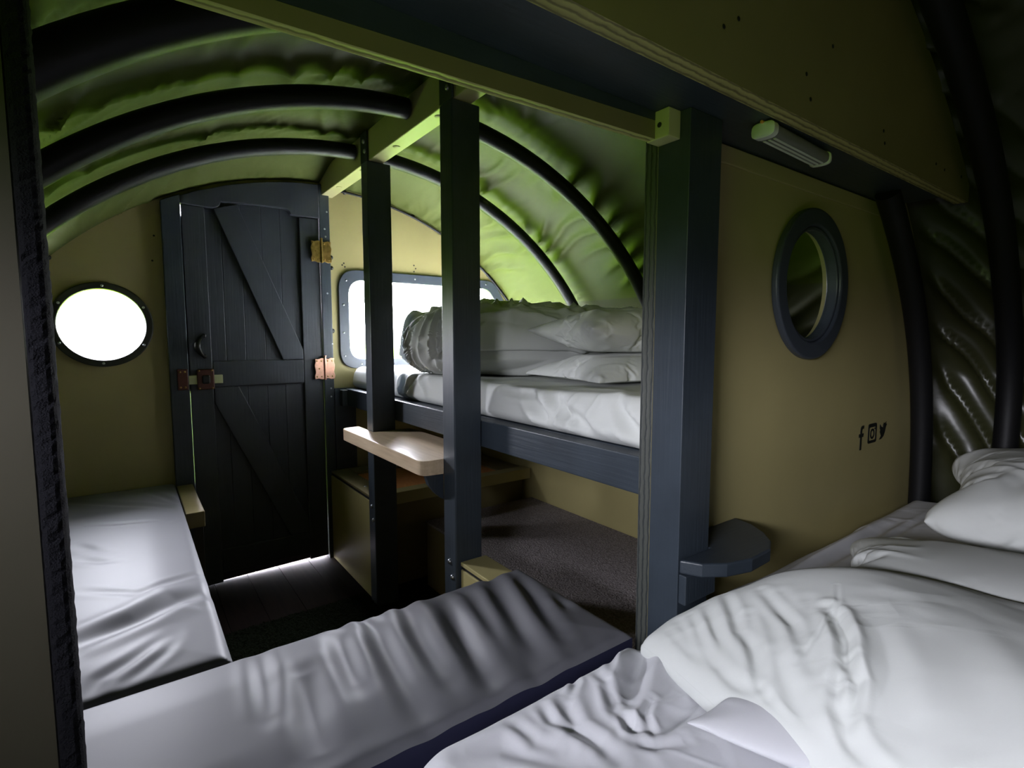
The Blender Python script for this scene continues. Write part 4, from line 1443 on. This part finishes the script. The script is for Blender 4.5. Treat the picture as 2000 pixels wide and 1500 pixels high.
bpts = [(-0.100, -2.024), (0.0, -2.030), (0.12, -2.05), (0.25, -2.12), (0.34, -2.25), (0.36, -2.50), (0.30, -2.90), (-0.05, -3.05), (-0.30, -2.90), (-0.25, -2.60), (-0.1975, -2.368),
        (-0.181, -2.234), (-0.135, -2.119)]
bp2 = round_poly(bpts, [0.012, 0.1, 0.2, 0.2, 0.2, 0.3, 0.3, 0.3, 0.25, 0.2, 0.1, 0.1, 0.05], 8)
Q = np.array(bp2 + bp2[:1])
Ls = np.concatenate([[0], np.cumsum(np.hypot(*np.diff(Q, axis=0).T))])
ss = np.linspace(0, Ls[-1], 701)[:-1]
bx, by = np.interp(ss, Ls, Q[:, 0]), np.interp(ss, Ls, Q[:, 1])
ctr = np.array([0.08, -2.45])
lev = np.concatenate([np.linspace(1, 0.86, 60) ** 1.0, np.linspace(0.855, 0.02, 260)])
X = ctr[0] + lev[None, :] * (bx[:, None] - ctr[0])
Y = ctr[1] + lev[None, :] * (by[:, None] - ctr[1])
# heaped shape: smooth surface through measured heights
HP = np.array([(-0.10, -2.03, .572), (-0.073, -2.043, .585), (-0.042, -2.052, .600), (0.010, -2.088, .632), (0.071, -2.132, .658), (0.116, -2.158, .676), (0.153, -2.201, .691),
               (0.190, -2.266, .702), (0.205, -2.332, .707), (0.199, -2.397, .708), (0.193, -2.453, .708),
               (0.0, -2.035, .580), (0.12, -2.055, .580), (0.17, -2.11, .630), (0.25, -2.13, .580), (0.26, -2.23, .660), (0.34, -2.26, .600), (0.28, -2.36, .680), (0.36, -2.5, .610), (0.28, -2.5, .690),
               (-0.106, -2.053, .578), (-0.133, -2.119, .590), (-0.154, -2.171, .597), (-0.178, -2.234, .605), (-0.188, -2.295, .612), (-0.194, -2.334, .620), (-0.196, -2.368, .625), (-0.25, -2.6, .625),
               (-0.105, -2.160, .618), (-0.125, -2.250, .640), (-0.070, -2.280, .676), (-0.130, -2.370, .672), (-0.10, -2.440, .698), (0.03, -2.30, .706), (0.05, -2.45, .722), (0.05, -2.7, .71), (0.05, -2.9, .66),
               (-0.02, -2.18, .655), (-0.3, -2.9, .6), (0.3, -2.9, .6), (-0.05, -3.05, .59), (-0.17, -2.6, .68), (0.22, -2.7, .68)])


def tps(P, X, Y, lam=2e-4):
    n = len(P)
    D = np.hypot(P[:, 0][:, None] - P[:, 0][None], P[:, 1][:, None] - P[:, 1][None])
    K = np.where(D > 0, D * D * np.log(np.maximum(D, 1e-9)), 0) + lam * np.eye(n)
    Q = np.column_stack([np.ones(n), P[:, :2]])
    Amat = np.zeros((n + 3, n + 3))
    Amat[:n, :n], Amat[:n, n:], Amat[n:, :n] = K, Q, Q.T
    w = np.linalg.solve(Amat, np.concatenate([P[:, 2], np.zeros(3)]))
    out = w[n] + w[n + 1] * X + w[n + 2] * Y
    for k in range(n):
        d2 = (X - P[k, 0]) ** 2 + (Y - P[k, 1]) ** 2
        out += w[k] * 0.5 * d2 * np.log(np.maximum(d2, 1e-12))
    return out


ex = np.hypot(X - bx[:, None], Y - by[:, None])          # way in from the hem
Hh = tps(HP, X, Y) - 0.016 * np.exp(-ex / 0.008)
fa = smooth(0.004, 0.03, ex)
Hh += folds(X, Y, DUVET) * fa
Hh += 0.0012 * ridged(X * 9 + Y * 7, Y * 7 - X * 6, 71) * fa + 0.0025 * vnoise(X * 12, Y * 12, 72) * fa + 0.0006 * vnoise(X * 40, Y * 34, 73) * fa
G = np.stack([X, Y, Hh], -1)
mbv = MB()
mbv.grid(G, closed_u=True)
mbv.f.append(tuple(i * len(lev) + len(lev) - 1 for i in range(len(ss))))
mbv.mi.append(0)
# rolled hem and underside
hem = []
for k in range(6):
    a = math.pi * k / 5
    hem.append(np.stack([bx + (bx - ctr[0]) * 0.006 * math.sin(a), by + (by - ctr[1]) * 0.006 * math.sin(a), Hh[:, 0] - 0.010 * (1 - math.cos(a)) / 2 * 2], -1))
mbv.grid(np.stack(hem[::-1], 1), closed_u=True)
tag(mbv.build('duvet', 'linen', smooth=True, recalc=True), 'big white duvet heaped on the near bed at the lower right', 'duvet')
